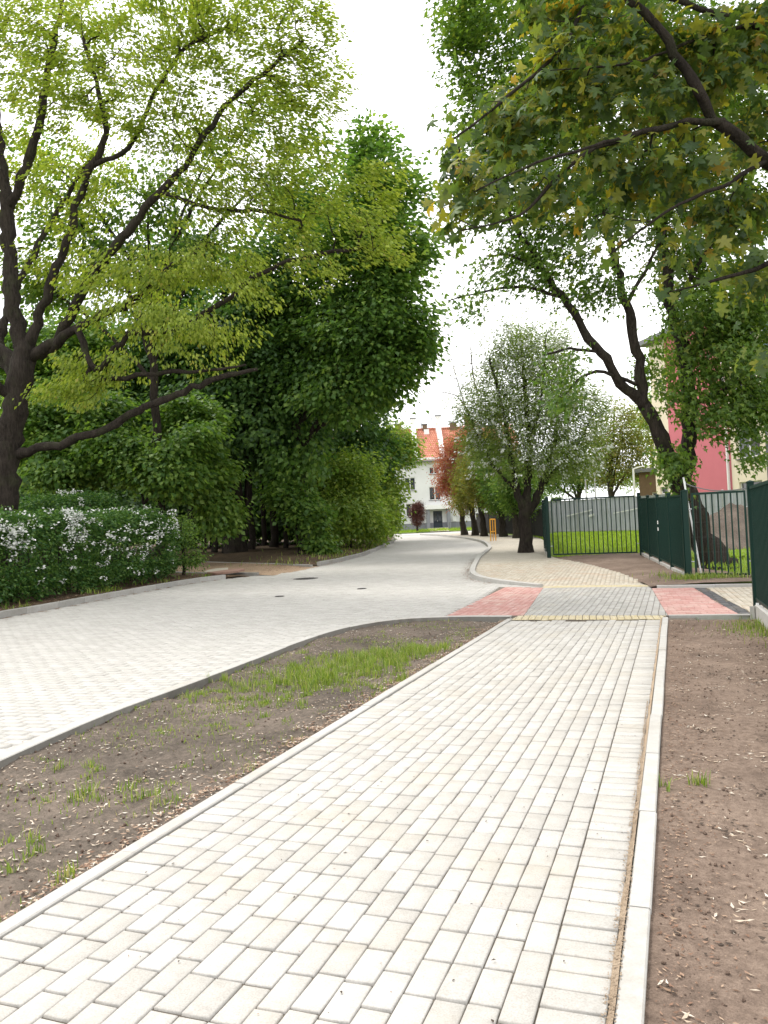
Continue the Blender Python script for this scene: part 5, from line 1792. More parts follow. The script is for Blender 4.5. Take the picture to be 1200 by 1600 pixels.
wood_tree('far dark tree filling the left of the wood', (-16.307, 50, 1.533), 50, .3,
          [(-19.22, 50, 11.727, 4.878, 4, 3.659, 1), (-13.505, 50, 11.468, 4.878, 4, 3.659, 1), (-19.817, 49, 6.346, 4.78, 4, 2.39, 1), (-12.651, 49, 5.623, 4.78, 4, 2.39, 1)], 560, 220, per=24, size=.34, sig=(.62, .62, .36))
wood_tree('far dark tree at the left end of the wood', (-27.0, 44.0, 1.0), 44, .3, [(-27, 44, 9, 4.5, 4, 3.5, 1), (-24, 43, 5.5, 4, 3.5, 2.5, 1), (-30, 43, 5, 4, 3.5, 2.5, 1), (-20.5, 44, 4, 3, 3, 2, 1)], 420, 222, per=24, size=.36, sig=(.62, .62, .36))
wood_tree('far dark tree filling the middle of the wood', (-6.822, 52, 1.557), 52, .3,
          [(-8.034, 52, 13.308, 4.65, 4, 3.805, 1), (-3.436, 52, 11.39, 3.805, 4, 3.805, 1), (-6.924, 51, 5.929, 4.976, 4, 2.902, 1), (-2.377, 51, 5.308, 2.902, 3, 2.902, 1), (-10.344, 51, 3.587, 3.732, 3, 1.659, 1), (-4.973, 51, 2.929, 3.317, 3, 1.451, 1)], 620, 221, per=24, size=.34, sig=(.62, .62, .36))

for q, (tx, lob, lab) in enumerate((((-9.946, 45, 1.171), [(-10.971, 45, 3.048, 2.195, 2.5, 1.28, 1), (-8.425, 45, 2.567, 1.829, 2.5, 1.098, 1), (-9.816, 45, 4.464, 2.561, 2.5, 1.28, 1)], 'dark undergrowth deep between the trunks on the left side of the wood'),
                                    ((-4.93, 46, 1.117), [(-5.988, 46, 2.662, 2.244, 2.5, 1.197, 1), (-3.372, 46, 2.544, 2.057, 2.5, 1.197, 1), (-4.437, 46, 3.904, 2.244, 2.5, 1.122, 1)], 'dark undergrowth deep between the trunks near the bend'),
                                    ((-14.37, 44, 1.386), [(-16.438, 44, 3.628, 2.862, 2.5, 1.431, 1), (-12.86, 44, 3.467, 2.504, 2.5, 1.431, 1), (-19.301, 44, 3.757, 2.862, 2.5, 1.431, 1)], 'dark undergrowth deep behind the flowering hedge'))):
    wood_tree(lab, tx, tx[1], .08, lob, 340, 250 + q, per=24, size=.28, group='undergrowth in the wood', name='undergrowth', sig=(.5, .5, .34))
for q, (tx, lab) in enumerate((((-8.037, 37, 0.969), 'slim trunk just left of the thick wood trunk'), ((-8.337, 41, 0.961), 'slim trunk half hidden behind the thick wood trunk'), ((-6.536, 36.5, 0.912), 'pale slim trunk leaning beside the thick wood trunk'), ((-6.489, 42, 0.994), 'slim trunk midway between the thick trunk and the sapling'), ((-4.95, 39, 0.944), 'slim trunk just left of the leafy sapling'), ((-3.503, 41, 0.943), 'slim trunk just right of the leafy sapling'))):
    x, y, z = tx
    wood_tree(lab, tx, y, (.13, .15, .09, .14, .11, .12)[q], [(x + .3, y, z + 8.0, 1.6, 1.6, 1.0, 1), (x - .4, y, z + 10, 1.6, 1.6, 1.2, 1), (x, y + .3, z + 6.2, 1.2, 1.2, .7, .6)], 90, 260 + q, per=22, size=.24, group='slim trunks in the wood', lean=(.3, -.2, .5, .1, .3, -.1)[q], name='slim_maple')

# sunlit bushes and low trees at the bend
wood_tree('bright green leafy bush where the road bends behind the wood', (-0.072, 47, 1.002), 47, .12,
          [(0.172, 47, 6.432, 1.605, 2, 1.72, 1), (-0.016, 47, 3.946, 1.223, 1.8, 1.911, 1), (-0.918, 46, 2.995, 1.421, 1.8, 1.683, 1), (0.056, 47, 2.143, 0.611, 1.2, 0.841, 1), (-1.426, 47, 4.968, 1.528, 2, 2.293, 0.8), (1.473, 47, 6.373, 0.688, 1.2, 1.337, 0.9)], 460, 230, leaf='leaf_bright', per=26, size=.19, group='bushes at the wood edge', name='bush_tree')
wood_tree('mid green bush below the overhanging maple', (-1.819, 39, 0.74), 39, .10,
          [(-2.47, 38, 2.489, 1.854, 2, 1.236, 1), (-1.109, 39, 2.453, 1.11, 1.8, 1.268, 1), (-1.818, 39, 4.393, 1.902, 2, 1.268, 0.8), (-0.617, 40, 1.74, 0.65, 1.2, 0.715, 1)], 340, 231, leaf='leaf_bright', per=26, size=.17, group='bushes at the wood edge', name='bush_tree')
wood_tree('leafy sapling in front of the dark trunks', (-3.697, 33, 0.593), 33, .035,
          [(-3.609, 33, 2.683, 0.939, 0.9, 0.751, 1), (-4.257, 33, 3.25, 0.671, 0.8, 0.59, 1), (-2.961, 33, 2.116, 0.805, 0.9, 0.751, 1), (-2.733, 33, 1.167, 0.805, 0.8, 0.483, 1)], 110, 232, leaf='leaf_mid', per=22, size=.2, group='bushes at the wood edge', name='maple_sapling', sig=(.26, .26, .16))
for q, (tx, lob, lab) in enumerate((((-8.882, 29, 1.096), [(-8.886, 29, 4.444, 1.415, 1.4, 0.943, 1), (-7.59, 28.5, 3.875, 1.043, 1.2, 0.811, 1), (-9.813, 29, 4.96, 1.179, 1.4, 0.943, 1), (-6.969, 29, 5.069, 0.825, 1.2, 0.707, 0.8)], 'maple thicket showing above the middle of the hedge'),
                                    ((-11.991, 30, 1.121), [(-11.854, 30, 5.405, 1.463, 1.5, 0.976, 1), (-10.832, 30, 6.587, 1.341, 1.5, 0.854, 0.9), (-13.035, 30, 6.687, 1.22, 1.5, 0.976, 0.8), (-11.737, 29, 4.099, 1.415, 1.3, 0.707, 1)], 'maple thicket just right of the yellow green tree trunk'),
                                    ((-7.103, 31, 1.147), [(-6.994, 31, 4.033, 0.882, 1.2, 1.134, 1), (-7.41, 31, 6.335, 1.26, 1.4, 0.882, 0.8), (-6.424, 31, 2.491, 0.63, 1, 0.756, 0.8)], 'maple thicket above the right end of the hedge'))):
    wood_tree(lab, tx, tx[1], .06, lob, 300, 240 + q, leaf='leaf_mid', per=24, size=.2, group='young maples behind the hedge', name='maple_thicket', sig=(.34, .34, .18))

# ---------------------------------------------------------------- leaning maple behind the green fence
FB = (8.971, 21.6, 0.153)
F0 = [(9.066, 21.6, -0.058, 0.591), (8.977, 21.6, 0.226, 0.458), (8.732, 21.6, 0.868, 0.348), (8.424, 21.6, 1.673, 0.311), (8.169, 21.6, 2.476, 0.296), (8.003, 21.6, 2.978, 0.281)]
FL = [F0,
      [(8.122, 21.6, 2.567, 0.237), (7.805, 21.5, 3.223, 0.215), (7.463, 21.4, 4.034, 0.192), (7.179, 21.3, 4.556, 0.185)],
      [(7.179, 21.3, 4.556, 0.148), (6.494, 21, 5.159, 0.133), (5.936, 20.7, 5.909, 0.118), (5.38, 20.4, 6.453, 0.111), (4.851, 20.1, 7.228, 0.096), (4.325, 19.8, 7.816, 0.081), (3.726, 19.4, 8.593, 0.059), (3.158, 19, 9.572, 0.037), (2.869, 18.8, 10.593, 0.022)],
      [(7.176, 21.3, 4.504, 0.155), (7.115, 21.2, 5.274, 0.141), (6.927, 21, 6.192, 0.133), (6.743, 20.9, 7.21, 0.118), (6.497, 20.8, 7.965, 0.104), (6.186, 20.6, 9.619, 0.081), (5.87, 20.4, 11.078, 0.059), (5.484, 20.2, 12.685, 0.037)],
      [(8.224, 21.6, 2.509, 0.229), (8.463, 21.6, 3.345, 0.207), (8.539, 21.6, 4.402, 0.192), (8.445, 21.6, 5.913, 0.178), (8.246, 21.6, 7.132, 0.155), (8.107, 21.6, 8.154, 0.141), (8.027, 21.6, 9.947, 0.111), (7.946, 21.6, 11.747, 0.081), (7.75, 21.6, 13.741, 0.052), (7.658, 21.6, 15.375, 0.03)],
      [(6.933, 21.2, 5.108, 0.059), (5.993, 20.7, 5.379, 0.044), (5.318, 20.4, 5.231, 0.037), (4.807, 20.1, 4.749, 0.022)],
      [(5.936, 20.7, 5.909, 0.044), (4.972, 20.2, 5.921, 0.037), (4.219, 19.8, 5.698, 0.022)],
      [(4.851, 20.1, 7.228, 0.044), (3.782, 19.6, 7.402, 0.037), (2.743, 19.1, 7.181, 0.026), (1.757, 18.7, 6.871, 0.015)],
      [(8.466, 21.6, 5.646, 0.074), (9.049, 21.2, 6.406, 0.059), (9.596, 20.8, 6.965, 0.044), (10.273, 20.4, 7.325, 0.03)],
      [(8.2, 21.6, 7.259, 0.074), (8.992, 21.2, 8.509, 0.059), (9.75, 20.8, 9.712, 0.044), (10.486, 20.4, 11.037, 0.03)],
      [(6.743, 20.9, 7.21, 0.059), (7.167, 20.5, 8.005, 0.044), (7.536, 20, 8.813, 0.03)],
      [(4.325, 19.8, 7.816, 0.052), (3.464, 19.4, 8.123, 0.037), (2.785, 19.1, 8.048, 0.022)],
      [(8.469, 21.6, 4.405, 0.052), (8.868, 21, 4.638, 0.044), (9.389, 20.6, 4.883, 0.037), (9.924, 20.3, 4.969, 0.022)],
      [(8.081, 21.6, 8.334, 0.074), (8.248, 22.8, 10.431, 0.059), (8.129, 23.8, 12.827, 0.037)]]
FLB = [(2.78, 18.9, 13.334, 1.076, 2, 1.152, 1), (3.422, 19, 11.777, 1.39, 2, 1.236, 1.1), (2.661, 19, 13.882, 0.772, 1.6, 0.695, 0.9), (3.025, 19, 10.052, 1.159, 1.8, 1.159, 1), (4.728, 19.8, 9.356, 1.449, 2, 1.127, 1), (5.432, 20.2, 11.674, 1.807, 2.4, 1.807, 1.1), (5.553, 20.2, 14.036, 1.971, 2.4, 1.478, 1.1), (7.804, 21.4, 14.338, 2.262, 2.6, 1.74, 1),
       (9.503, 21, 12.957, 1.878, 2.4, 1.878, 1), (7.614, 21.4, 10.772, 1.914, 2.4, 1.566, 1), (9.308, 21, 9.468, 1.707, 2.2, 1.707, 1.1), (3.782, 19.4, 8.109, 1.104, 1.6, 0.71, 1), (2.328, 18.9, 7.139, 0.615, 1, 0.615, 0.5), (5.612, 20.4, 7.705, 1.244, 1.6, 0.829, 0.8), (9.13, 20.9, 7.015, 1.444, 1.8, 1.02, 1.1),
       (9.25, 20.6, 5.397, 1.424, 1.7, 0.921, 0.95), (9.966, 20.4, 6.329, 0.829, 1.6, 1.244, 0.9), (9.866, 20.2, 4.786, 0.657, 1.2, 0.821, 0.8), (8.784, 20.8, 6.145, 1.015, 1.5, 0.93, 0.7), (8.022, 21, 4.848, 0.598, 0.8, 0.683, 0.7), (7.82, 21.1, 2.976, 0.377, 0.5, 0.686, 1.6), (7.916, 21, 2.277, 0.239, 0.35, 0.376, 1.2), (4.816, 20, 5.388, 0.569, 1, 0.732, 0.55), (4.512, 19.9, 4.645, 0.485, 0.8, 0.404, 0.45), (8.581, 20.8, 4.02, 0.676, 0.8, 0.423, 0.8), (9.38, 20.5, 4.025, 0.75, 1.1, 0.633, 0.8), (9.999, 20.3, 3.967, 0.528, 1, 0.743, 1), (9.732, 20.3, 3.066, 0.462, 0.8, 0.528, 0.8), (8.769, 20.6, 4.32, 0.754, 1, 0.502, 0.8),
       (8.388, 22.8, 6.093, 0.927, 1.2, 1.112, 0.4), (9.37, 22.6, 8.426, 1.47, 1.4, 1.102, 0.7), (3.204, 19.5, 15.666, 1.744, 2.2, 0.951, 0.7), (7.735, 21.3, 16.967, 2.771, 2.6, 1.039, 0.7)]
tree('leaning_maple', 'leaning maple with three dark stems behind the green sheet fence', FB, FL, FLB, 2450, 17, (.22, .22, .15), .135, 'lobed', 'leaf_maple', 301, droop=.6, flat=.9, cvar=.25, shell=.6)

# ---------------------------------------------------------------- near maple hanging in from the right
NB = (5.0, 6.4, 0.0)
NL = [[(5.0, 6.4, -.2, .34), (5.0, 6.4, .4, .25), (4.9, 6.4, 1.8, .21), (4.8, 6.3, 3.2, .18), (4.7, 6.2, 4.8, .14), (4.6, 6.1, 6.5, .09), (4.6, 6.0, 8, .04)],
      [(4.85, 6.35, 2.5, .10)] + [(3.876, 6.3, 3.785, 0.058), (3.232, 6.3, 4.285, 0.051), (2.793, 6.2, 4.609, 0.045), (2.56, 6.2, 5.003, 0.039), (2.362, 6.2, 5.325, 0.035), (2.157, 6.2, 5.61, 0.031), (1.865, 6.1, 5.94, 0.02), (1.505, 6, 6.236, 0.014)],
      [(2.842, 6.2, 4.566, 0.031), (2.394, 6.1, 4.508, 0.024), (2.029, 6, 4.382, 0.022), (1.724, 5.9, 4.261, 0.019), (1.408, 5.8, 4.009, 0.015), (1.176, 5.7, 3.751, 0.012), (0.966, 5.6, 3.612, 0.008), (0.63, 5.5, 3.519, 0.004)],
      [(2.029, 6, 4.382, 0.014), (1.498, 5.6, 4.1, 0.011), (1.083, 5.4, 3.899, 0.008), (0.707, 5.3, 3.702, 0.005)],
      [(4.75, 6.25, 3.9, .07)] + [(3.974, 6.6, 5.167, 0.034), (3.345, 6.6, 5.61, 0.029), (2.969, 6.6, 5.711, 0.024), (2.382, 6.6, 5.96, 0.019), (1.881, 6.4, 5.734, 0.014), (1.609, 6.2, 5.234, 0.01), (1.134, 6, 4.763, 0.007), (0.6, 5.8, 4.287, 0.004)],
      [(3.317, 6.6, 5.595, 0.017), (2.762, 6.4, 5.371, 0.014), (2.258, 6.2, 5.1, 0.011), (1.786, 6, 4.935, 0.007), (1.415, 5.9, 4.867, 0.004)],
      [(3.876, 6.3, 3.785, 0.034), (3.392, 6.1, 3.524, 0.024), (2.932, 6, 3.309, 0.017), (2.54, 5.9, 3.196, 0.011), (2.208, 5.8, 3.107, 0.005)],
      [(3.232, 6.3, 4.285, 0.02), (2.723, 6, 3.966, 0.016), (2.33, 5.9, 3.792, 0.012), (1.995, 5.8, 3.573, 0.008), (1.748, 5.8, 3.392, 0.004)]]
NLB = [(0.801, 5.95, 4.13, 0.266, 0.35, 0.339, 0.8), (1.151, 6.15, 4.616, 0.35, 0.4, 0.3, 0.9), (1.625, 6.35, 5.072, 0.387, 0.4, 0.336, 1), (0.675, 5.85, 3.749, 0.214, 0.25, 0.143, 0.7), (1.356, 6.05, 4.05, 0.295, 0.35, 0.221, 0.8), (2.071, 6.55, 5.498, 0.479, 0.45, 0.32, 0.9), (2.136, 6.35, 4.836, 0.413, 0.4, 0.31, 1), (2.803, 6.65, 5.306, 0.487, 0.45, 0.378, 1), (3.351, 6.85, 5.631, 0.334, 0.5, 0.39, 0.9), (2.525, 6.35, 4.289, 0.413, 0.4, 0.258, 1), (1.97, 6.25, 4.215, 0.356, 0.35, 0.229, 0.9), (1.766, 6.15, 3.769, 0.3, 0.3, 0.175, 0.6), (3.021, 6.45, 3.938, 0.367, 0.4, 0.288, 1), (3.048, 6.35, 3.37, 0.258, 0.35, 0.207, 0.6), (2.411, 6.15, 3.562, 0.25, 0.35, 0.175, 0.35), (3.399, 6.75, 4.831, 0.247, 0.4, 0.274, 0.9), (1.596, 6.55, 5.74, 0.373, 0.4, 0.24, 0.8), (2.451, 6.75, 6.347, 0.823, 0.5, 0.329, 0.5), (3.07, 6.35, 2.845, 0.155, 0.25, 0.155, 0.4)] + \
      [(4.6, 6.0, 7.2, 1.6, 1.6, 1.2, .12), (5.6, 6.8, 6.0, 1.3, 1.5, 1.2, .1), (4.2, 5.2, 6.0, 1.2, 1.0, .9, .08)]
tree('near_maple', 'near maple whose big olive leaves hang in at the upper right', NB, NL, NLB, 500, 6, (.105, .105, .06), .10, 'maple', 'leaf_olive', 401, droop=.9, flat=.8, cvar=.3, parts=300, seglen=.16, step=.12, tip=.0022, pk=.0022, shell=.6, mid=True)

# ---------------------------------------------------------------- white flowering hawthorn on the pavement
HBs = (5.284, 29.6, 0.364)
HL = [[(5.3, 29.6, 0.195, 0.328), (5.278, 29.6, 0.725, 0.257), (5.272, 29.6, 1.567, 0.234), (5.356, 29.6, 2.286, 0.226)],
      [(5.29, 29.6, 1.928, 0.156), (5.026, 29.5, 2.778, 0.14), (4.87, 29.4, 3.86, 0.109), (4.67, 29.2, 5.284, 0.078), (4.352, 29, 6.697, 0.055), (4.133, 28.8, 7.615, 0.031)],
      [(5.344, 29.6, 2.046, 0.156), (5.445, 29.6, 3.127, 0.14), (5.565, 29.6, 4.572, 0.117), (5.553, 29.6, 6.27, 0.086), (5.456, 29.6, 7.733, 0.055), (5.438, 29.6, 8.83, 0.031)],
      [(5.434, 29.6, 1.921, 0.156), (5.86, 29.6, 2.746, 0.133), (6.321, 29.7, 3.821, 0.094), (6.756, 29.8, 5.273, 0.062), (7.071, 30, 6.762, 0.039)],
      [(5.86, 29.6, 2.746, 0.078), (6.558, 29.3, 3.535, 0.062), (7.317, 29, 4.424, 0.039), (7.784, 28.8, 5.323, 0.023)],
      [(5.026, 29.5, 2.778, 0.078), (4.339, 29.2, 3.389, 0.062), (3.765, 29, 4.347, 0.039), (3.386, 28.8, 5.286, 0.023)],
      [(5.553, 29.6, 4.331, 0.07), (5.93, 29.2, 5.705, 0.055), (6.15, 29, 7.092, 0.039), (6.214, 28.8, 8.232, 0.023)],
      [(5.361, 29.6, 2.407, 0.094), (5.765, 30.4, 3.662, 0.078), (6.133, 31.2, 5.497, 0.047), (6.379, 31.6, 7.355, 0.023)]]
HLB = [(5.042, 29.3, 7.685, 1.191, 1.4, 1.072, 1), (6.259, 29.4, 7.652, 1.195, 1.4, 1.076, 1), (5.464, 29.4, 8.607, 0.956, 1, 0.669, 0.8), (4.458, 29.2, 8.29, 0.427, 0.6, 0.712, 0.7), (6.758, 29.3, 8.451, 0.476, 0.6, 0.715, 0.7), (3.963, 29, 6.001, 0.943, 1.3, 1.415, 1), (3.196, 29, 5.797, 0.377, 0.6, 0.707, 0.6), (8.133, 29, 5.099, 0.377, 0.6, 0.943, 0.7), (5.533, 29.3, 5.499, 1.787, 1.7, 1.548, 1), (7.191, 29.2, 5.648, 0.997, 1.4, 1.543, 1), (4.471, 29.1, 3.969, 1.183, 1.3, 0.899, 1), (6.387, 29.2, 3.892, 1.306, 1.3, 0.902, 1), (7.423, 29, 4.182, 0.707, 1.1, 1.061, 1), (6.283, 31, 6.732, 2.016, 1.4, 1.764, 0.8), (3.422, 29, 4.6, 0.589, 0.9, 0.943, 0.7)]
tree('flowering_hawthorn', 'rounded hawthorn dotted with white blossom standing on the pavement edge', HBs, HL, HLB, 950, 26, (.25, .25, .24), .092, 'diamond', 'leaf_hawthorn', 501, 'bark', droop=.3, flat=.5, flower=900, shell=.6)

# ---------------------------------------------------------------- the row of small trees further on
RG = 'row of small trees along the pavement'
row = [((5.759, 57, 1.006), 'leaf_red', [(5.101, 57, 6.719, 1.02, 1.5, 1.576, 1.2), (5.448, 57, 4.237, 1.298, 1.5, 1.298, 1), (6.356, 57, 7.687, 1.205, 1.5, 1.298, 1), (4.565, 57, 5.207, 0.649, 1, 1.205, 0.9)], 'farthest small street tree with reddish leaves before the pale house'),
       ((6.197, 54, 0.92), 'leaf_bronze', [(6.169, 54, 4.924, 1.317, 1.5, 1.537, 1), (6.791, 54, 6.881, 1.098, 1.5, 1.317, 1), (5.525, 54, 3.412, 0.878, 1.2, 0.79, 0.8)], 'bronze green small street tree, second from the pale house'),
       ((6.428, 51, 0.839), 'leaf_bronze', [(6.521, 51, 4.49, 1.161, 1.5, 1.451, 1), (6.799, 51, 5.935, 1.037, 1.5, 1.037, 1), (7.083, 51, 3.217, 1.037, 1.2, 0.746, 0.8)], 'bronze green small street tree, third from the pale house'),
       ((7.219, 48, 0.821), 'leaf_mid', [(7.123, 48, 4.461, 1.171, 1.5, 1.366, 1), (7.446, 48, 3.076, 1.093, 1.3, 0.702, 1), (6.799, 48, 5.847, 0.859, 1.2, 0.859, 0.8)], 'green small street tree just behind the orange barriers'),
       ((7.396, 44, 0.694), 'leaf_mid', [(7.415, 44, 3.988, 1.073, 1.4, 1.073, 1), (7.72, 44, 2.898, 0.93, 1.2, 0.644, 1)], 'green small street tree close behind the hawthorn'),
       ((8.726, 62, 0.952), 'leaf_bronze', [(8.936, 62, 5.107, 1.512, 1.5, 1.512, 1), (9.766, 62, 6.588, 1.26, 1.4, 1.26, 1)], 'small street tree deep in the row with bronze leaves')]
for q, (tx, lm, lob, lab) in enumerate(row):
    x, y, z = tx
    lean = -.25
    limbs = [[(x, y, z - .2, .30), (x - .05, y, z + .4, .22), (x + lean * .4, y, z + 1.3, .19), (x + lean, y, z + 2.4, .15), (x + lean, y, z + 3.6, .09)]]
    for l in lob:
        limbs.append([(x + lean * .6, y, z + 1.7, .11), ((x + lean + l[0]) / 2, (y + l[1]) / 2, (z + 2.1 + l[2]) / 2, .08), (l[0], l[1], l[2], .03)])
    tree('street_tree', lab, tx, limbs, lob, 300, 30, (.30, .30, .24), .14, 'diamond', lm, 520 + q, 'barkgrey', RG, droop=.3, flat=.6, shell=.6)

# thin, hardly leafed tree rising behind the row
tx = (9.133, 66, 0.995)
tree('bare_tree', 'thin sparsely leafed tree with bare twigs above the row of street trees', tx,
     [[(9.117, 66, 0.525, 0.2), (9.033, 66, 3.214, 0.17), (8.734, 66, 5.918, 0.14), (8.219, 66, 8.638, 0.1), (7.624, 66, 10.826, 0.07), (6.625, 66, 12.494, 0.04), (5.3, 66, 12.987, 0.02)], [(8.517, 66, 7.006, 0.08), (7.841, 66, 9.735, 0.06), (7.001, 66, 12.477, 0.04), (6.24, 66, 15.764, 0.02)], [(8.313, 66, 8.364, 0.07), (8.564, 66, 11.324, 0.05), (8.048, 66, 14.055, 0.03), (7.908, 66, 16.774, 0.02)]],
     [(6.676, 66, 13.575, 2.146, 3, 3.22, 1), (8.125, 66, 15.679, 2.146, 3, 2.683, 0.8), (8.994, 66, 11.305, 2.146, 3, 3.22, 0.8), (5.767, 66, 11.451, 1.073, 2, 1.61, 0.5)], 260, 5, (.3, .3, .2), .13, 'diamond', 'leaf_bronze', 540, 'barkgrey', None, droop=.3, tip=.012, pk=.009)

# background trees beyond the grey fence
BGG = 'trees beyond the corrugated fence'
for q, (tx, lm, lob, lab) in enumerate((((19.563, 68, 1.136), 'leaf_bronze', [(19.371, 68, 8.364, 1.659, 2.5, 2.211, 1), (21.09, 68, 9.399, 1.659, 2.5, 2.211, 1), (19.808, 68, 6.122, 2.211, 2.5, 1.659, 1), (22.355, 68, 7.118, 1.382, 2.2, 1.935, 0.9), (20.347, 68, 11.104, 1.382, 2, 1.659, 0.5)], 'olive tree with visible twigs beyond the corrugated fence'),
                                        ((17.791, 72, 1.179), 'leaf_mid', [(16.583, 72, 6.597, 2.634, 2.5, 2.341, 1), (18.894, 72, 5.905, 2.049, 2.5, 1.756, 1), (14.767, 72, 5.503, 2.341, 2.5, 1.639, 1)], 'green bushy tree hidden behind the hawthorn'),
                                        ((26.142, 75, 1.211), 'leaf_bright', [(25.43, 75, 10.737, 2.134, 2.5, 2.744, 1), (26.783, 75, 13.134, 1.524, 2.5, 2.134, 0.7), (27.13, 75, 8.206, 1.524, 2.5, 2.134, 0.8), (23.628, 75, 5.608, 2.134, 2.2, 1.22, 0.9)], 'light green tree left of the school wall'))):
    x, y, z = tx
    limbs = [[(x, y, z - .2, .3), (x, y, z + 2, .22), (x + .2, y, z + 4.5, .15), (x + .1, y, z + 7, .06)]]
    for l in lob:
        limbs.append([(x, y, z + 2.2, .13), ((x + l[0]) / 2, (y + l[1]) / 2, (z + 2.6 + l[2]) / 2, .09), (l[0], l[1], l[2], .03)])
    tree('background_tree', lab, tx, limbs, lob, 340, 18, (.45, .45, .3), .22, 'diamond', lm, 560 + q, 'barkgrey', BGG, droop=.3, shell=.6, tip=.012, pk=.009)


# ---------------------------------------------------------------- flowering hedge and shrubs
def shrub_leaves(samples, n, size, shape, r, out_dir, droop=.2, flat=.7):
    return leaves_geo(samples, n, (.05, .05, .045), size, shape, r, droop, flat, None, .2)


def hedge(name, label, line, w, h, nshoot, seed, blossoms, base_h=.06, mat='hedge'):
    """clipped but shaggy hedge along a line; foliage sits in a thick outer layer on real stems"""
    r = np.random.default_rng(seed)
    ln = resample(line, 60)
    ox, oy = ln[0]
    oz = float(drop(np.array([[ox, oy]]), HB)[0])
    root = thing(name, label, 'hedge', (ox, oy, oz))
    t = np.gradient(ln, axis=0)
    t /= np.linalg.norm(t, axis=1)[:, None]
    nr = np.stack([t[:, 1], -t[:, 0]], 1)
    gz_ = drop(ln, HB)
    s = r.uniform(0, 59, nshoot)
    i = s.astype(int)
    a = r.uniform(-1.0, math.pi + 1.0, nshoot)              # around the section
    q = r.uniform(.55, 1, nshoot) ** .45
    bul = 1 + .24 * (vnoise(s * .35, a * 1.2, 1, 3) - .5) * 2 + .10 * (vnoise(s * 1.3, a * 3, 1, 5) - .5) * 2
    cx = np.sign(np.cos(a)) * np.abs(np.cos(a)) ** .55 * w * q * bul
    cz = base_h + (h - base_h) * .48 + np.sign(np.sin(a)) * np.abs(np.sin(a)) ** .6 * (h - base_h) * .52 * q * (1 + (bul - 1) * .7)
    endf = np.minimum(1, (59 - s) / 3.5) ** .5 * np.minimum(1, (s + .5) / 2) ** .5
    cx *= endf
    cz = base_h + (cz - base_h) * (.55 + .45 * endf)
    C = np.c_[ln[i] + nr[i] * cx[:, None] + t[i] * ((s - i) * .14)[:, None], gz_[i] + cz] - [ox, oy, oz]
    P, F, v, _ = leaves_geo(C, 10, (.085, .085, .075), .092, 'diamond', r, .25, .6, None, .25)
    link('foliage', mesh('foliage', P, F, M[mat], False, v), root, kind='stuff')
    # upright young shoots on top
    st = MB()
    for k in range(46):
        j = int(r.uniform(0, 58))
        c = np.r_[ln[j], gz_[j]] - [ox, oy, oz]
        for m_ in range(3):
            o2 = nr[j] * r.normal(0, w * .4) + t[j] * r.normal(0, .12)
            top = c + np.r_[o2 * 1.3, h * r.uniform(.6, .95)]
            st.tube([c + np.r_[o2 * .25, -.08], c + np.r_[o2 * .7, h * .3], top], [.022, .014, .005], 5, False)
    st.build('stem', M['barkgrey'], root, smooth=True, kind='stuff')
    if blossoms:
        cs = []
        for (f, hgt, sp, n) in blossoms:                    # f along line 0..1, height 0..1 on the road side
            j = f * 59
            ss = np.clip(r.normal(j, sp * 6, n), 0, 58.9).astype(int)
            zz = np.clip(r.normal(hgt, min(sp * 1.2, .2), n), .12, 1.02)
            on = w * (1.10 - .25 * np.clip(zz - .8, 0, 1) * 4) * r.uniform(.93, 1.06, n) * (np.minimum(1, (59 - ss) / 3.5) ** .5)
            top_ = zz > .97
            on = np.where(top_, on * r.uniform(-.2, 1, n), on)
            c = np.c_[ln[ss] + nr[ss] * on[:, None], gz_[ss] + base_h + (h - base_h) * zz] - [ox, oy, oz]
            cs.append(c)
        cs = np.vstack(cs)
        P, F, v, _ = leaves_geo(cs, 10, (.032, .032, .028), .062, 'broad', r, .0, .5, None, .2)
        link('blossom', mesh('blossom', P, F, M['petal'], False, v), root, kind='stuff')
    return root


hl = [(-10.3, 9.0), (-9.9, 14.0), (-9.3, 17.6), (-8.6, 19.7), (-7.6, 22.2), (-6.75, 24.3)]
hl = [(p[0], p[1]) for p in hl]
hedge('flowering_hedge', 'long shaggy green hedge with white blossom along the road kerb', hl, .95, 2.05, 10500, 601,
      [(.715, .90, .07, 30), (.70, .80, .09, 20), (.58, .80, .14, 34), (.555, .68, .1, 12), (.74, .6, .6, 10), (.7, .75, 1.8, 34), (.8, .7, 1.4, 24), (.62, .97, 1.5, 14), (.88, .6, .5, 10), (.93, .75, .3, 10), (.86, .4, .4, 8), (.76, .35, .6, 8), (.3, .7, 3, 90)])
hedge('clipped_shrub', 'low rounded green shrub peeping over the hedge beside the big trunk', [(-10.9, 23.4), (-10.2, 24.0), (-9.5, 24.9), (-9.0, 25.6)], 1.0, 2.55, 1700, 602, [(.5, .95, .2, 14)])
# loose shoots at the end of the hedge
lsx = (-6.299, 26, 0.667)
wood_tree('loose leafy shrub at the right end of the flowering hedge', (-6.35, 24.6, float(zt(24.6)) + .25), 24.6, .03, [(-6.2, 24.5, 1.5, .5, .5, .4, 1), (-6.5, 24.9, 2.0, .5, .5, .3, 1), (-6.0, 24.3, .9, .4, .4, .3, .8)], 90, 603, leaf='leaf_mid', per=16, size=.085, group=None, shape='diamond', name='loose_shrub', sig=(.16, .16, .12))
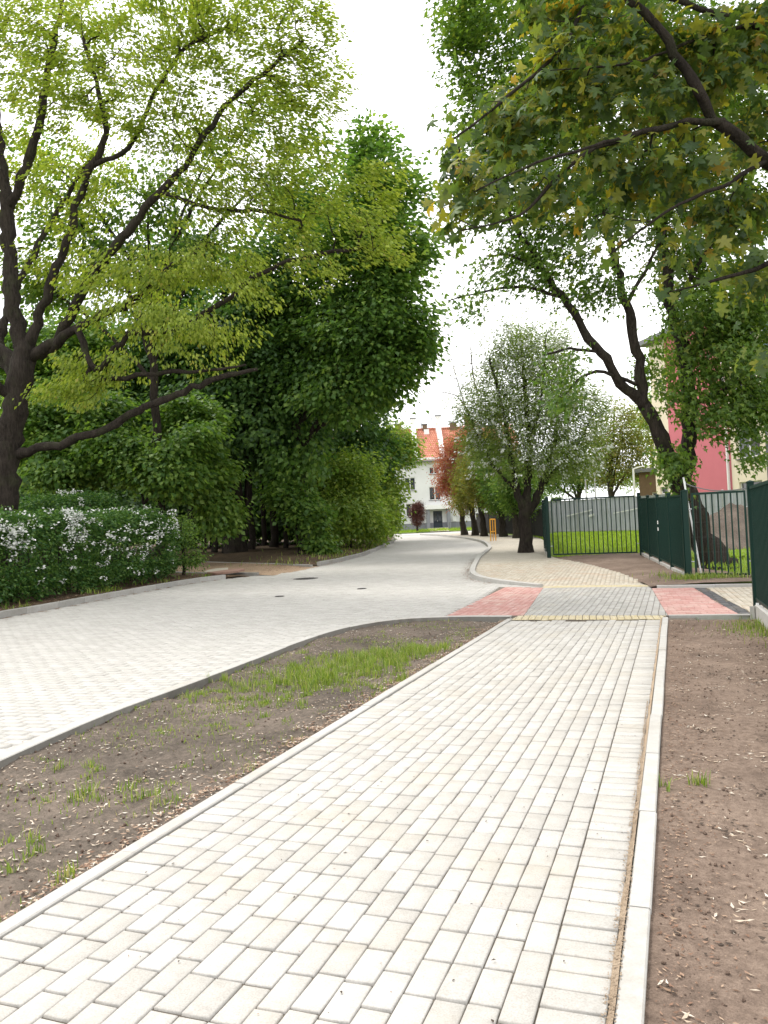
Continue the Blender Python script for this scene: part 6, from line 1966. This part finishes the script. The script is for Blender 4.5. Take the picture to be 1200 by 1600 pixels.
# weeds under the hedge
wx = rl_s[(rl_s[:, 1] > 13) & (rl_s[:, 1] < 24)]
wx = wx[NP.integers(0, len(wx), 900)] + np.c_[-.5 - np.abs(NP.normal(0, .45, 900)), NP.uniform(-.2, .2, 900)]
wx = wx[vnoise(wx[:, 0], wx[:, 1], .7, 31) > .52]
grass('bed_weeds', wx, drop(wx, HB) - .02, .04, .20, .03, M['grass'], 604, None, .8)

# round purple bush in front of the far house
tx = (3.426, 83, 1.297)
tree('purple_bush', 'round purple brown bush on the lawn before the pale house', tx, [[(tx[0], tx[1], tx[2] - .2, .12), (tx[0], tx[1], tx[2] + .8, .10), (tx[0], tx[1], tx[2] + 1.8, .06)]],
     [(3.497, 83, 3.152, 0.742, 0.75, 1.215, 1), (3.599, 83, 3.891, 0.54, 0.55, 0.607, 0.8)], 240, 26, (.16, .16, .14), .10, 'diamond', 'leaf_purple', 605, 'barkgrey', cat='bush')

# ---------------------------------------------------------------- labels for the loose stuff
ST = {'side_clods': ('crumbs of brown soil right of the footpath', 'soil'), 'verge_clods': ('crumbs of dark soil on the verge beside the road', 'soil'), 'verge_grass': ('tufts of green grass on the bare verge between road and path', 'grass'), 'verge_litter': ('pale flower and leaf litter scattered on the dark verge soil', 'litter'),
      'side_litter': ('pale shreds of litter on the brown soil right of the path', 'litter'), 'side_grass': ('grass growing near the right fence beside the path', 'grass'), 'fence_weeds': ('weeds at the foot of the narrow green gate', 'weeds'),
      'path_debris': ('small dark specks lying on the pale footpath', 'debris'), 'path_sand': ('loose sand grains along the right path edging', 'sand'), 'road_debris': ('leaf litter along the road gutters', 'litter'), 'pavement_debris': ('leaf litter on the beige pavement', 'litter'), 'drive_litter': ('brown leaf litter covering the side drive', 'litter'),
      'bed_litter': ('brown leaf litter on the bed behind the road kerb', 'litter'), 'bank_weeds': ('low weeds on the bank at the wood edge', 'weeds'), 'lawn_grass': ('bright lawn grass behind the green gates', 'grass'), 'front_grass': ('lawn grass before the far pale house', 'grass'), 'bed_weeds': ('weeds under the flowering hedge', 'weeds')}
for o in bpy.data.objects:
    k = o.name.split('.')[0]
    if k in ST and o.parent is None:
        tag(o, *ST[k])
bpy.context.view_layer.update()
